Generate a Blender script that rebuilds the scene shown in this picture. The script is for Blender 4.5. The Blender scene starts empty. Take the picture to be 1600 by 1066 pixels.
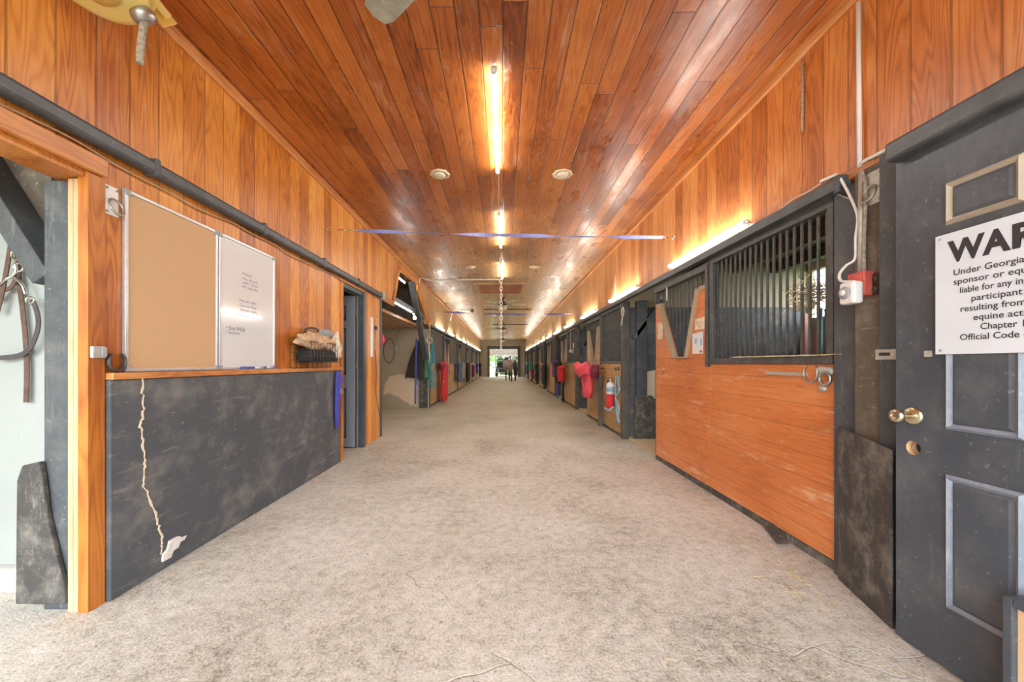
import bpy, bmesh, math, random
from mathutils import Vector, Matrix, noise as mnoise
random.seed(7)
SC = bpy.context.scene
COL = SC.collection
PI = math.pi
# ------------------------------------------------------------------ camera, sky, exposure
F, VX, VY, CH = 573.0, 786.0, 568.0, 1.13          # focal length in pixels, vanishing point, eye height
WL, WR, HC = 1.89, 1.81, 3.05                      # aisle half widths and ceiling height
YB, YE = -1.6, 30.6                                # near and far end of the barn
cam = bpy.data.cameras.new('camera')
cam.sensor_width = 36.0
cam.lens = 36.0 * F / 1600
cam.shift_x = (800 - VX) / 1600
cam.shift_y = (VY - 533) / 1600
cam.clip_start = 0.02
co = bpy.data.objects.new('camera', cam)
co.location = (0, 0, CH)
co.rotation_euler = (PI / 2, 0, 0)
COL.objects.link(co)
SC.camera = co
w = bpy.data.worlds.new('sky'); SC.world = w; w.use_nodes = True
bg = w.node_tree.nodes['Background']
bg.inputs[0].default_value = (0.93, 0.97, 1.0, 1)
bg.inputs[1].default_value = 3.2
TUBE = 24.0
SC.view_settings.view_transform = 'Standard'
SC.view_settings.look = 'None'
SC.view_settings.exposure = 1.62
SC.view_settings.gamma = 1
SC.view_settings.use_curve_mapping = False
SC.cycles.max_bounces = 10
SC.cycles.diffuse_bounces = 7
SC.cycles.sample_clamp_indirect = 6

def dL(X, w=WL): return F * w / (VX - X)
def zL(X, Y, w=WL): return CH + (VY - Y) * w / (VX - X)
def dR(X, w=WR): return F * w / (X - VX)
def zR(X, Y, w=WR): return CH + (VY - Y) * w / (X - VX)
def at(X, Y, d): return Vector(((X - VX) * d / F, d, CH + (VY - Y) * d / F))

# ------------------------------------------------------------------ mesh building
class MB:
    def __init__(s): s.v = []; s.f = []; s.m = []; s.sm = []
    def add(s, vs, fs, m=0, smooth=False):
        n = len(s.v); s.v += [Vector(p) for p in vs]
        for f in fs: s.f.append([i + n for i in f]); s.m.append(m); s.sm.append(smooth)
        return s
    def box(s, x0, x1, y0, y1, z0, z1, m=0):
        x0, x1 = sorted((x0, x1)); y0, y1 = sorted((y0, y1)); z0, z1 = sorted((z0, z1))
        vs = [(x, y, z) for x in (x0, x1) for y in (y0, y1) for z in (z0, z1)]
        return s.add(vs, [(0, 1, 3, 2), (4, 6, 7, 5), (0, 4, 5, 1), (2, 3, 7, 6), (0, 2, 6, 4), (1, 5, 7, 3)], m)
    def prism(s, poly, axis, lo, hi, m=0):
        def P(a, b, c): return {'x': (c, a, b), 'y': (a, c, b), 'z': (a, b, c)}[axis]
        n = len(poly)
        vs = [P(a, b, lo) for a, b in poly] + [P(a, b, hi) for a, b in poly]
        fs = [tuple(range(n))[::-1], tuple(range(n, 2 * n))] + [(i, (i + 1) % n, (i + 1) % n + n, i + n) for i in range(n)]
        return s.add(vs, fs, m)
    def bar(s, a, b, wd, th, up=(0, 0, 1), m=0):
        a, b = Vector(a), Vector(b); d = (b - a).normalized(); up = Vector(up)
        u = d.cross(up)
        if u.length < 1e-4: u = d.cross(Vector((1, 0, 0)))
        u.normalize(); v = u.cross(d).normalized()
        vs = [p + u * (wd / 2 * i) + v * (th / 2 * j) for p in (a, b) for i, j in ((-1, -1), (1, -1), (1, 1), (-1, 1))]
        return s.add(vs, [(3, 2, 1, 0), (4, 5, 6, 7), (0, 1, 5, 4), (1, 2, 6, 5), (2, 3, 7, 6), (3, 0, 4, 7)], m)
    def ring_skin(s, rings, closed=False, caps=True, m=0, smooth=True):
        k = len(rings[0]); vs = [p for r in rings for p in r]; fs = []
        n = len(rings)
        for i in range(n if closed else n - 1):
            a, b = i * k, ((i + 1) % n) * k
            for j in range(k): fs.append((a + j, a + (j + 1) % k, b + (j + 1) % k, b + j))
        if caps and not closed: fs += [tuple(range(k))[::-1], tuple(range((n - 1) * k, n * k))]
        return s.add(vs, fs, m, smooth)
    def tube(s, pts, r, k=8, closed=False, m=0, flat=None):
        pts = [Vector(p) for p in pts]; n = len(pts)
        rs = r if isinstance(r, (list, tuple)) else [r] * n
        rings = []; up = None
        for i, p in enumerate(pts):
            if closed: t = pts[(i + 1) % n] - pts[i - 1]
            else: t = pts[min(i + 1, n - 1)] - pts[max(i - 1, 0)]
            if t.length < 1e-9: t = Vector((0, 0, 1))
            t.normalize()
            if up is None:
                up = Vector((0, 0, 1)) if abs(t.z) < .9 else Vector((0, 1, 0))
            u = t.cross(up).normalized(); up = u.cross(t).normalized()
            a, b = (1, 1) if flat is None else flat
            rings.append([p + u * (math.cos(q) * rs[i] * a) + up * (math.sin(q) * rs[i] * b) for q in (2 * PI * j / k for j in range(k))])
        return s.ring_skin(rings, closed, True, m)
    def lathe(s, prof, c, axis=(0, 0, 1), k=24, m=0):
        c = Vector(c); ax = Vector(axis).normalized()
        u = ax.orthogonal().normalized(); v = ax.cross(u)
        rings = [[c + ax * h + (u * math.cos(q) + v * math.sin(q)) * max(r, 1e-4) for q in (2 * PI * j / k for j in range(k))] for r, h in prof]
        return s.ring_skin(rings, False, True, m)
    def ball(s, c, r, sc=(1, 1, 1), m=0, k=12):
        c = Vector(c); rings = []
        for i in range(k // 2 + 1):
            t = PI * i / (k // 2); rr = max(math.sin(t), 1e-3) * r
            rings.append([c + Vector((rr * math.cos(q) * sc[0], rr * math.sin(q) * sc[1], -math.cos(t) * r * sc[2])) for q in (2 * PI * j / k for j in range(k))])
        return s.ring_skin(rings, False, True, m)
    def build(s, name, mats, parent=None, bevel=0, sub=0, origin=None):
        if not isinstance(mats, (list, tuple)): mats = [mats]
        if parent is not None: o0 = parent_loc(parent)
        elif origin is not None: o0 = Vector(origin)
        else:
            xs = [p.x for p in s.v]; ys = [p.y for p in s.v]; zs = [p.z for p in s.v]
            o0 = Vector(((min(xs) + max(xs)) / 2, (min(ys) + max(ys)) / 2, min(zs)))
        me = bpy.data.meshes.new(name)
        me.from_pydata([tuple(p - o0) for p in s.v], [], s.f)
        for mt in mats: me.materials.append(mt)
        me.polygons.foreach_set('material_index', s.m)
        me.polygons.foreach_set('use_smooth', s.sm)
        bm = bmesh.new(); bm.from_mesh(me); bmesh.ops.recalc_face_normals(bm, faces=bm.faces); bm.to_mesh(me); bm.free()
        o = bpy.data.objects.new(name, me); COL.objects.link(o)
        if parent is not None: o.parent = parent
        else: o.location = o0
        if bevel:
            b = o.modifiers.new('bevel', 'BEVEL'); b.width = bevel; b.segments = 2; b.limit_method = 'ANGLE'
        if sub:
            b = o.modifiers.new('subsurf', 'SUBSURF'); b.levels = sub; b.render_levels = sub
        return o
def parent_loc(o):
    l = Vector(o.location)
    while o.parent: o = o.parent; l += Vector(o.location)
    return l
def tag(o, label, cat, group=None, kind=None):
    if label: o['label'] = label
    if cat: o['category'] = cat
    if group: o['group'] = group
    if kind: o['kind'] = kind
    return o
def thing(name, loc, label, cat, group=None):
    o = bpy.data.objects.new(name, None); o.empty_display_size = .1; COL.objects.link(o); o.location = loc
    return tag(o, label, cat, group)
def struct(o, kind='structure'): o['kind'] = kind; return o
def copy_tree(o, parent=None):
    c = o.copy(); COL.objects.link(c)
    if parent: c.parent = parent
    for ch in [x for x in bpy.data.objects if x.parent == o]: copy_tree(ch, c)
    return c
ORD = 'first second third fourth fifth sixth seventh eighth ninth tenth eleventh twelfth thirteenth fourteenth'.split()

# ------------------------------------------------------------------ materials
class N:
    def __init__(s, name):
        s.mat = bpy.data.materials.new(name); s.mat.use_nodes = True
        s.t = s.mat.node_tree; s.b = s.t.nodes['Principled BSDF']
    def new(s, ty, **props):
        n = s.t.nodes.new(ty)
        for k, v in props.items(): setattr(n, k, v)
        return n
    def put(s, sock, v):
        if hasattr(v, 'is_output') or isinstance(v, bpy.types.NodeSocket): s.t.links.new(v, sock)
        elif isinstance(v, (tuple, list)) and len(v) == 3 and sock.type == 'RGBA': sock.default_value = (*v, 1)
        else: sock.default_value = v
    def math(s, op, a, b=None, c=None, clamp=False):
        n = s.new('ShaderNodeMath', operation=op, use_clamp=clamp)
        s.put(n.inputs[0], a)
        if b is not None: s.put(n.inputs[1], b)
        if c is not None: s.put(n.inputs[2], c)
        return n.outputs[0]
    def xyz(s):
        g = s.new('ShaderNodeNewGeometry'); q = s.new('ShaderNodeSeparateXYZ'); s.t.links.new(g.outputs['Position'], q.inputs[0])
        return q.outputs
    def vec(s, a, b, c):
        n = s.new('ShaderNodeCombineXYZ'); s.put(n.inputs[0], a); s.put(n.inputs[1], b); s.put(n.inputs[2], c); return n.outputs[0]
    def noise(s, v, scale=1.0, detail=4, rough=.55, dist=0.0):
        n = s.new('ShaderNodeTexNoise'); s.put(n.inputs['Vector'], v); n.inputs['Scale'].default_value = scale
        n.inputs['Detail'].default_value = detail; n.inputs['Roughness'].default_value = rough; n.inputs['Distortion'].default_value = dist
        return n.outputs[0]
    def white(s, a, b=None):
        n = s.new('ShaderNodeTexWhiteNoise', noise_dimensions='2D' if b is not None else '1D')
        if b is not None: s.put(n.inputs['Vector'], s.vec(a, b, 0.0))
        else: s.put(n.inputs['W'], a)
        return n.outputs[0]
    def smooth(s, v, lo, hi):
        n = s.new('ShaderNodeMapRange', interpolation_type='SMOOTHSTEP'); s.put(n.inputs[0], v)
        n.inputs[1].default_value = lo; n.inputs[2].default_value = hi; return n.outputs[0]
    def mix(s, f, a, b, mode='MIX'):
        n = s.new('ShaderNodeMix', data_type='RGBA', blend_type=mode); s.put(n.inputs[0], f); s.put(n.inputs[6], a); s.put(n.inputs[7], b)
        return n.outputs[2]
    def ramp(s, f, stops):
        n = s.new('ShaderNodeValToRGB'); e = n.color_ramp.elements
        while len(e) < len(stops): e.new(.5)
        for i, (p, c) in enumerate(stops): e[i].position = p; e[i].color = (*c, 1)
        s.put(n.inputs[0], f); return n.outputs[0]
    def bump(s, h, strength=.3, dist=.01):
        n = s.new('ShaderNodeBump'); n.inputs['Strength'].default_value = strength; n.inputs['Distance'].default_value = dist
        s.put(n.inputs['Height'], h); s.t.links.new(n.outputs[0], s.b.inputs['Normal'])
    def out(s, col=None, rough=None, metal=None, coat=None, spec=None):
        if col is not None: s.put(s.b.inputs['Base Color'], col)
        if rough is not None: s.put(s.b.inputs['Roughness'], rough)
        if metal is not None: s.put(s.b.inputs['Metallic'], metal)
        if coat is not None: s.put(s.b.inputs['Coat Weight'], coat)
        if spec is not None: s.put(s.b.inputs['Specular IOR Level'], spec)
        return s.mat

def wood(name, across, along, width, cols, rough=.35, dust=.25, joint=None, groove=.5, gcol=None, streak=.35, coat=0., dustcol=(.62, .48, .36), tone=.6, far=None, gw=.012, ring=.26, glint=0., scuff=0.):
    """boards: cols = (dark, mid, light) wood tones"""
    n = N(name); P = dict(zip('xyz', n.xyz()))
    u, v = P[across], P[along]; o = P[[a for a in 'xyz' if a not in (across, along)][0]]
    uu = n.math('DIVIDE', u, width); cell = n.math('FLOOR', uu); fr = n.math('FRACT', uu)
    r1 = n.white(cell)
    edge = n.math('MULTIPLY', n.math('MINIMUM', fr, n.math('SUBTRACT', 1.0, fr)), width)
    g = n.smooth(edge, gw * .45 * .5, gw * .5)
    if joint:
        vj = n.math('ADD', n.math('DIVIDE', v, joint), n.math('MULTIPLY', r1, 7.3)); c2 = n.math('FLOOR', vj); f2 = n.math('FRACT', vj)
        r2 = n.white(cell, c2)
        e2 = n.math('MULTIPLY', n.math('MINIMUM', f2, n.math('SUBTRACT', 1.0, f2)), joint)
        g = n.math('MINIMUM', g, n.smooth(e2, .0015, .004))
    else: r2 = n.white(n.math('ADD', cell, 31.7))
    off = n.math('MULTIPLY', r2, 53.0)
    vv = n.vec(n.math('ADD', n.math('MULTIPLY', u, 7.0), off), n.math('ADD', n.math('MULTIPLY', v, .55), off), n.math('MULTIPLY', o, 3.0))
    big = n.noise(vv, 1.0, 2.5, .5, .25)
    rings = n.math('ABSOLUTE', n.math('SINE', n.math('MULTIPLY', big, 62.0)))
    vs = n.vec(n.math('ADD', n.math('MULTIPLY', u, 150.0), off), n.math('MULTIPLY', v, 3.0), n.math('MULTIPLY', o, 40.0))
    fine = n.noise(vs, 1.0, 3, .6)
    f = n.math('ADD', n.math('MULTIPLY', rings, ring), n.math('MULTIPLY', fine, streak * 1.3))
    f = n.math('ADD', f, (.45 - ring) * .55)
    f = n.math('ADD', f, n.math('MULTIPLY', n.math('SUBTRACT', r2, .5), tone))
    blot = n.noise(n.vec(n.math('MULTIPLY', u, 2.0), n.math('MULTIPLY', v, 1.1), o), 1.0, 3, .6)
    f = n.math('ADD', f, n.math('MULTIPLY', n.math('SUBTRACT', blot, .5), 1.25))
    col = n.ramp(f, [(.05, cols[0]), (.48, cols[1]), (1.0, cols[2])])
    # knots
    vo = n.new('ShaderNodeTexVoronoi'); n.put(vo.inputs['Vector'], n.vec(n.math('MULTIPLY', u, 2.6), n.math('MULTIPLY', v, 1.5), 0.0)); vo.inputs['Scale'].default_value = 1.0
    kn = n.math('SUBTRACT', 1.0, n.smooth(vo.outputs['Distance'], .02, .06))
    col = n.mix(n.math('MULTIPLY', kn, .75), col, (cols[0][0] * .35, cols[0][1] * .3, cols[0][2] * .3))
    # dust, scuffs
    sp = n.noise(n.vec(n.math('MULTIPLY', u, 16.0), n.math('MULTIPLY', v, 9.0), n.math('MULTIPLY', o, 12.0)), 1.0, 6, .7)
    d1 = n.smooth(sp, .60, .80)
    sc = n.noise(n.vec(n.math('MULTIPLY', u, 45.0), n.math('MULTIPLY', v, 2.2), 3.0), 1.0, 4, .6)
    d2 = n.math('MULTIPLY', n.smooth(sc, .62, .78), n.smooth(blot, .42, .62))
    dd = n.math('MULTIPLY', n.math('MAXIMUM', d1, d2), dust, clamp=True)
    col = n.mix(dd, col, dustcol)
    if scuff:                                        # pale worn streaks running with the boards
        s1 = n.noise(n.vec(n.math('MULTIPLY', u, 6.5), n.math('MULTIPLY', v, 1.3), n.math('MULTIPLY', o, 2.)), 1.0, 5, .62, .6)
        s2 = n.noise(n.vec(n.math('MULTIPLY', u, 38.0), n.math('MULTIPLY', v, 4.5), 7.0), 1.0, 5, .7, .4)
        sm = n.math('MULTIPLY', n.smooth(s1, .50, .68), n.smooth(s2, .44, .66))
        col = n.mix(n.math('MULTIPLY', sm, scuff, clamp=True), col, dustcol)
        dk = n.math('MULTIPLY', n.smooth(s1, .47, .34), n.smooth(s2, .5, .68))
        col = n.mix(n.math('MULTIPLY', dk, scuff * .6, clamp=True), col, (cols[0][0] * .5, cols[0][1] * .5, cols[0][2] * .5))
    if far:                                          # boards further in: glossy lamp sheen and some dust painted in as tan
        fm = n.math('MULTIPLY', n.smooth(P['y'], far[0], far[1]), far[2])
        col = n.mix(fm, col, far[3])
    gc = gcol or (cols[0][0] * .18, cols[0][1] * .16, cols[0][2] * .16)
    col = n.mix(n.math('MULTIPLY', n.math('SUBTRACT', 1.0, g), groove), col, gc)
    rg = n.math('ADD', n.math('MULTIPLY', n.math('ADD', fine, dd), .16), rough - .08)
    if glint: rg = n.math('ADD', rg, n.math('MULTIPLY', n.math('SUBTRACT', n.noise(n.vec(n.math('MULTIPLY', u, 5.), n.math('MULTIPLY', v, 2.), 0.), 1., 4, .65), .5), glint))
    n.bump(n.math('ADD', n.math('MULTIPLY', g, .8), n.math('MULTIPLY', n.math('ADD', fine, n.math('MULTIPLY', rings, .5)), .12)), .35, .006)
    return n.out(col, rg, coat=coat)

def worn(name, base, spot, amount=.4, rough=.6, scale=6., along='z', lines=.4, metal=0., bump=.25, big=.25):
    """painted or rubber surface with dust, chips and scratches"""
    n = N(name); P = dict(zip('xyz', n.xyz())); x, y, z = P['x'], P['y'], P['z']
    a = n.noise(n.vec(x, y, z), scale, 8, .68)
    b = n.noise(n.vec(x, y, z), scale * 9, 3, .7)
    st = {'x': 1., 'y': 1., 'z': 1.}; st[along] = .12
    c = n.noise(n.vec(n.math('MULTIPLY', x, st['x']), n.math('MULTIPLY', y, st['y']), n.math('MULTIPLY', z, st['z'])), scale * 6, 4, .65)
    m = n.math('ADD', n.math('MULTIPLY', n.smooth(a, .42, .75), big * 2), n.math('MULTIPLY', n.smooth(b, .62, .74), .8))
    m = n.math('ADD', m, n.math('MULTIPLY', n.smooth(c, .58, .74), lines))
    col = n.mix(n.math('MULTIPLY', m, amount, clamp=True), base, spot)
    n.bump(n.math('ADD', a, n.math('MULTIPLY', b, .5)), bump, .006)
    return n.out(col, n.math('ADD', n.math('MULTIPLY', a, .25), rough - .12), metal)

def plain(name, col, rough=.5, metal=0., var=.12, scale=40., coat=0., bump=0.):
    n = N(name); g = n.new('ShaderNodeNewGeometry')
    a = n.noise(g.outputs['Position'], scale, 4, .6)
    c = n.mix(n.smooth(a, .3, .7), tuple(min(1, k * (1 - var)) for k in col), tuple(min(1, k * (1 + var)) for k in col))
    if bump: n.bump(a, bump, .004)
    return n.out(c, rough, metal, coat)
def glow(name, col, s):
    n = N(name); n.put(n.b.inputs['Emission Color'], col); n.b.inputs['Emission Strength'].default_value = s
    return n.out((.8, .8, .8), .4)
M = {}
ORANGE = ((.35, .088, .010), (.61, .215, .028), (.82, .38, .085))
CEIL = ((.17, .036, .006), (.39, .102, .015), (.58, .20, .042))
REDW = ((.44, .12, .028), (.63, .20, .055), (.76, .33, .13))
TAN = ((.30, .165, .062), (.47, .28, .115), (.60, .40, .20))
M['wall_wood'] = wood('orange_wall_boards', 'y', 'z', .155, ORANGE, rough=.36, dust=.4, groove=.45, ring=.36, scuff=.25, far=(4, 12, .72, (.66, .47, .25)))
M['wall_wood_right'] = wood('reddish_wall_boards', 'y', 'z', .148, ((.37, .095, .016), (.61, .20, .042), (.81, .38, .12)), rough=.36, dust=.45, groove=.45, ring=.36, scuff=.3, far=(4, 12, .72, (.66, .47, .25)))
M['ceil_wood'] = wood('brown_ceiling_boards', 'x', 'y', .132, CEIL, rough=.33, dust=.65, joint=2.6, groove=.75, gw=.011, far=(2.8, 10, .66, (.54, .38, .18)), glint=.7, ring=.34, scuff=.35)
M['trim_wood'] = wood('trim_boards', 'z', 'y', .30, ((.38, .12, .03), (.62, .25, .07), (.76, .40, .17)), rough=.4, dust=.3, groove=0)
M['post_wood'] = wood('casing_boards', 'y', 'z', .30, ((.32, .085, .012), (.56, .20, .03), (.68, .30, .06)), rough=.38, dust=.15, groove=0)
M['notch'] = worn('worn_pale_wood_edging', (.40, .31, .21), (.58, .49, .38), .7, .6, 8., 'z', .6)
M['raw_wood'] = wood('raw_pine', 'x', 'z', .03, ((.56, .33, .17), (.70, .48, .28), (.80, .60, .40)), rough=.55, dust=.2, groove=.25)
M['stall_wood'] = wood('red_stall_boards', 'z', 'y', .148, REDW, rough=.42, dust=.8, groove=.3, dustcol=(.80, .58, .40), tone=.25, gw=.009, ring=.20, scuff=.75)
M['stall_tan'] = wood('tan_stall_boards', 'z', 'y', .148, TAN, rough=.48, dust=.4, groove=.3, tone=.3, scuff=.4)  # tone of the farther stalls: lighting and dust put into the board colour
M['hatch_wood'] = wood('hatch_boards', 'x', 'y', .18, ((.22, .06, .02), (.36, .105, .035), (.46, .16, .06)), rough=.5, dust=.1)
M['dark_wood'] = wood('dark_old_boards', 'x', 'y', .16, ((.06, .04, .025), (.12, .085, .055), (.2, .15, .1)), rough=.7, dust=.4)
M['weathered'] = worn('weathered_timber', (.11, .09, .068), (.40, .34, .27), .8, .75, 7., 'y', .9)
M['black'] = worn('black_paint', (.060, .068, .078), (.40, .38, .34), .55, .55, 6., 'z', .35, big=.16)
M['black_flat'] = worn('black_board', (.074, .084, .098), (.42, .39, .33), .62, .7, 4., 'y', .45, big=.30)
M['black_far'] = worn('dusty_black_mesh', (.078, .072, .063), (.34, .30, .24), .65, .7, 5., 'z', .8)
M['rail'] = worn('grey_black_rail', (.060, .066, .075), (.30, .31, .32), .5, .42, 5., 'y', .3)
M['door_black'] = worn('black_door_paint', (.062, .073, .090), (.42, .42, .42), .5, .38, 5., 'z', .2, big=.14)
M['door_bluegrey'] = worn('bluegrey_door_paint', (.27, .31, .36), (.4, .4, .4), .3, .42, 6., 'z', .15)
M['dusty_edge'] = worn('dusty_moulding', (.40, .34, .27), (.60, .50, .36), .7, .6, 12., 'z', .5)
M['pale_edge'] = worn('bare_moulding', (.20, .235, .30), (.5, .52, .56), .6, .4, 12., 'z', .6)
M['rubber'] = worn('black_rubber_mat', (.055, .052, .048), (.42, .38, .33), .75, .8, 8., 'z', .5, big=.3)
M['bar'] = worn('black_steel_bars', (.065, .066, .065), (.38, .36, .33), .55, .5, 10., 'z', .3, big=.2)
M['plaster'] = worn('pale_grey_plaster', (.36, .39, .375), (.24, .255, .25), .45, .8, 2.5, 'z', .2)
M['plaster_tan'] = worn('tan_plaster', (.42, .36, .26), (.56, .50, .39), .5, .85, 2.2, 'y', .3)
M['plaster_pale'] = worn('bare_pale_plaster', (.74, .60, .44), (.82, .74, .62), .6, .85, 4., 'y', .3)
M['white_chip'] = plain('chipped_white_plaster', (.72, .70, .66), .9, bump=.4)
M['steel'] = plain('dull_steel', (.42, .42, .40), .38, .85)
M['chrome'] = plain('nickel', (.72, .70, .66), .2, 1.)
M['brass'] = plain('worn_brass', (.66, .60, .43), .28, 1.)
M['galv'] = plain('dusty_zinc', (.50, .49, .44), .55, .4)
M['alu'] = plain('aluminium', (.62, .63, .65), .35, .7, .05)
M['cork'] = plain('cork', (.60, .385, .215), .85, 0, .10, 420.)
M['whiteboard'] = plain('white_enamel', (.74, .75, .76), .12, 0, .02, 3., coat=.5)
M['sign'] = plain('white_sign_panel', (.70, .76, .84), .35, 0, .03, 3.)
M['ink'] = plain('black_ink', (.035, .033, .04), .5)
M['ink_blue'] = plain('dark_marker_ink', (.10, .10, .22), .5)
M['paper'] = plain('paper', (.74, .75, .76), .7, 0, .04)
M['white_plastic'] = plain('white_plastic', (.76, .75, .74), .3, 0, .03)
M['tan_plastic'] = plain('yellowed_trim', (.66, .50, .33), .5, 0, .06)
M['grey_plastic'] = plain('grey_plastic', (.33, .34, .35), .4)
M['red_plastic'] = worn('red_box_paint', (.62, .085, .06), (.7, .45, .4), .5, .4, 20.)
M['brown_plastic'] = plain('brown_plastic', (.035, .025, .02), .4)
M['yellow'] = worn('faded_yellow_paint', (.84, .64, .20), (.84, .74, .48), .6, .45, 8., 'y', .5)
M['yellow_dark'] = worn('ochre_yellow_paint', (.80, .54, .13), (.8, .64, .36), .6, .5, 8., 'y', .5)
M['hose'] = plain('dusty_grey_hose', (.36, .31, .25), .8, 0, .3, 60., bump=.5)
M['leather'] = plain('brown_leather', (.115, .065, .05), .45, 0, .25, 30.)
M['leather_dark'] = plain('dark_leather', (.065, .055, .06), .45, 0, .25, 30.)
M['strap_blue'] = plain('faded_blue_webbing', (.27, .30, .66), .6, 0, .1)
M['blue'] = plain('blue_nylon', (.055, .06, .36), .55, 0, .2)
M['blue_bright'] = plain('blue_webbing', (.07, .10, .52), .55, 0, .2)
M['red'] = plain('red_blanket_cloth', (.62, .022, .03), .75, 0, .2, 30.)
M['pink'] = plain('coral_red_blanket_cloth', (.78, .085, .12), .75, 0, .15, 30.)
M['maroon'] = plain('maroon_cloth', (.20, .02, .05), .8)
M['black_cloth'] = plain('black_cloth', (.018, .017, .02), .8, 0, .3)
M['brown_cloth'] = plain('dark_brown_cloth', (.045, .034, .03), .85, 0, .3)
M['navy'] = plain('denim_blue_cloth', (.09, .13, .27), .8, 0, .3)
M['purple'] = plain('purple_cloth', (.16, .04, .20), .8, 0, .3)
M['green'] = plain('green_rope', (.02, .26, .14), .7, 0, .25)
M['teal'] = plain('turquoise_rope', (.03, .30, .40), .7, 0, .25)
M['white_rope'] = plain('off_white_rope', (.66, .58, .47), .8, 0, .1)
M['cyan_rope'] = plain('pale_blue_rope', (.28, .48, .62), .7, 0, .2)
M['towel'] = plain('tan_towel', (.60, .42, .27), .9, 0, .25, 25., bump=.6)
M['cream_cloth'] = plain('cream_rag', (.68, .58, .44), .9, 0, .2, 25., bump=.6)
M['grey_cloth'] = plain('grey_rag', (.32, .32, .31), .9, 0, .2, 25.)
M['wire'] = plain('dark_wire', (.10, .08, .075), .45, .6)
M['cable_tan'] = plain('tan_cable', (.46, .32, .20), .6)
M['straw'] = plain('straw', (.56, .46, .27), .8, 0, .3)
M['bedding'] = worn('shavings_bedding', (.52, .40, .24), (.66, .55, .36), .7, .9, 14., 'x', .6, bump=.8)
M['greenpaint'] = worn('green_pipe_paint', (.03, .16, .13), (.2, .3, .26), .4, .4, 8.)
M['pinkpaint'] = worn('faded_red_paint', (.55, .25, .20), (.7, .5, .42), .5, .5, 8.)
M['tyre'] = plain('tyre_rubber', (.025, .025, .026), .7)
M['dark_metal'] = plain('dark_brown_metal', (.06, .045, .04), .4, .5)
M['fan_blade'] = plain('dusty_white_blade', (.58, .54, .44), .5, 0, .12, 12.)
M['fan_blade_grey'] = plain('grey_dusty_blade', (.34, .33, .27), .55, 0, .2, 12.)
M['fan_blade_brown'] = plain('brown_blade', (.16, .085, .035), .5, 0, .2, 12.)
M['glass_shade'] = plain('frosted_shade', (.72, .66, .50), .3, 0, .05)
M['cart_roof'] = plain('cream_cart_roof', (.82, .82, .78), .35, 0, .03)
M['foliage'] = plain('green_leaves', (.14, .30, .06), .7, 0, .5, 6.)
M['horse'] = None
M['tube'] = glow('lit_tube', (.98, 1., .93), TUBE)
M['bulb'] = glow('lit_bulb', (1., .95, .88), 10.)
M['window_glow'] = plain('window_glass', (.7, .75, .75), .1)
# concrete
n = N('worn_concrete'); P = n.xyz(); v = n.vec(P[0], P[1], 0.0)
a = n.noise(v, 1.1, 7, .62, .4); b = n.noise(v, 17., 5, .7); c = n.noise(v, 85., 3, .7)
d = n.noise(n.vec(n.math('MULTIPLY', P[0], 9.), n.math('MULTIPLY', P[1], 1.6), 0.), 1., 6, .7)
f = n.math('ADD', n.math('MULTIPLY', a, .36), n.math('ADD', n.math('MULTIPLY', b, .36), n.math('ADD', n.math('MULTIPLY', c, .42), n.math('MULTIPLY', d, .04))))
col = n.ramp(f, [(.41, (.105, .092, .068)), (.50, (.355, .335, .278)), (.58, (.56, .54, .475)), (.70, (.74, .725, .675))])
col = n.mix(n.math('MULTIPLY', n.smooth(P[1], 2.5, 9.), .55), col, (.39, .335, .205))           # shifts to olive tan deeper in
pits = n.math('MULTIPLY', n.smooth(n.noise(v, 42., 4, .65), .60, .68), n.smooth(a, .38, .62))
col = n.mix(n.math('MULTIPLY', pits, .8), col, (.11, .09, .065))
vo = n.new('ShaderNodeTexVoronoi', feature='DISTANCE_TO_EDGE')
wv = n.new('ShaderNodeVectorMath', operation='ADD'); nn = n.new('ShaderNodeTexNoise'); nn.inputs['Scale'].default_value = 2.; n.put(nn.inputs['Vector'], v)
n.put(wv.inputs[0], v); n.put(wv.inputs[1], nn.outputs['Color']); n.put(vo.inputs['Vector'], wv.outputs[0]); vo.inputs['Scale'].default_value = .33
crack = n.math('SUBTRACT', 1.0, n.smooth(vo.outputs['Distance'], .0005, .0035))
crack = n.math('MULTIPLY', crack, n.smooth(n.noise(v, 1.4, 2), .46, .56))
col = n.mix(n.math('MULTIPLY', crack, .22), col, (.10, .085, .065))
n.bump(n.math('SUBTRACT', n.math('ADD', f, n.math('MULTIPLY', c, .4)), n.math('ADD', n.math('MULTIPLY', crack, .5), n.math('MULTIPLY', pits, .3))), .55, .012)
M['concrete'] = n.out(col, .75)
# ground outside
M['ground'] = plain('outside_ground', (.30, .26, .18), .95, 0, .2, 3.)
M['lawn'] = plain('outside_grass', (.10, .19, .04), .95, 0, .4, 3.)

# ------------------------------------------------------------------ the setting
XS = 4.55        # outer barn walls
mb = MB(); mb.box(-XS, XS, YB - 1.5, 34.2, -.12, 0)
struct(mb.build('floor', M['concrete']))
mb = MB(); mb.box(-60, 60, 34.2, 120, -.14, -.02, 0); mb.box(-60, -XS, -60, 34.2, -.14, -.02, 0); mb.box(XS, 60, -60, 34.2, -.14, -.02, 0); mb.box(-XS, XS, -60, YB - 1.5, -.14, -.02, 1)
struct(mb.build('ground', [M['lawn'], M['ground']]))
mb = MB(); mb.box(-WL, WR, YB, YE, HC, HC + .05)
struct(mb.build('ceiling', M['ceil_wood']))
mb = MB(); mb.box(-XS - .1, XS + .1, YB, YE + .25, HC + .06, HC + .14)
struct(mb.build('roof', M['dark_wood']))
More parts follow.
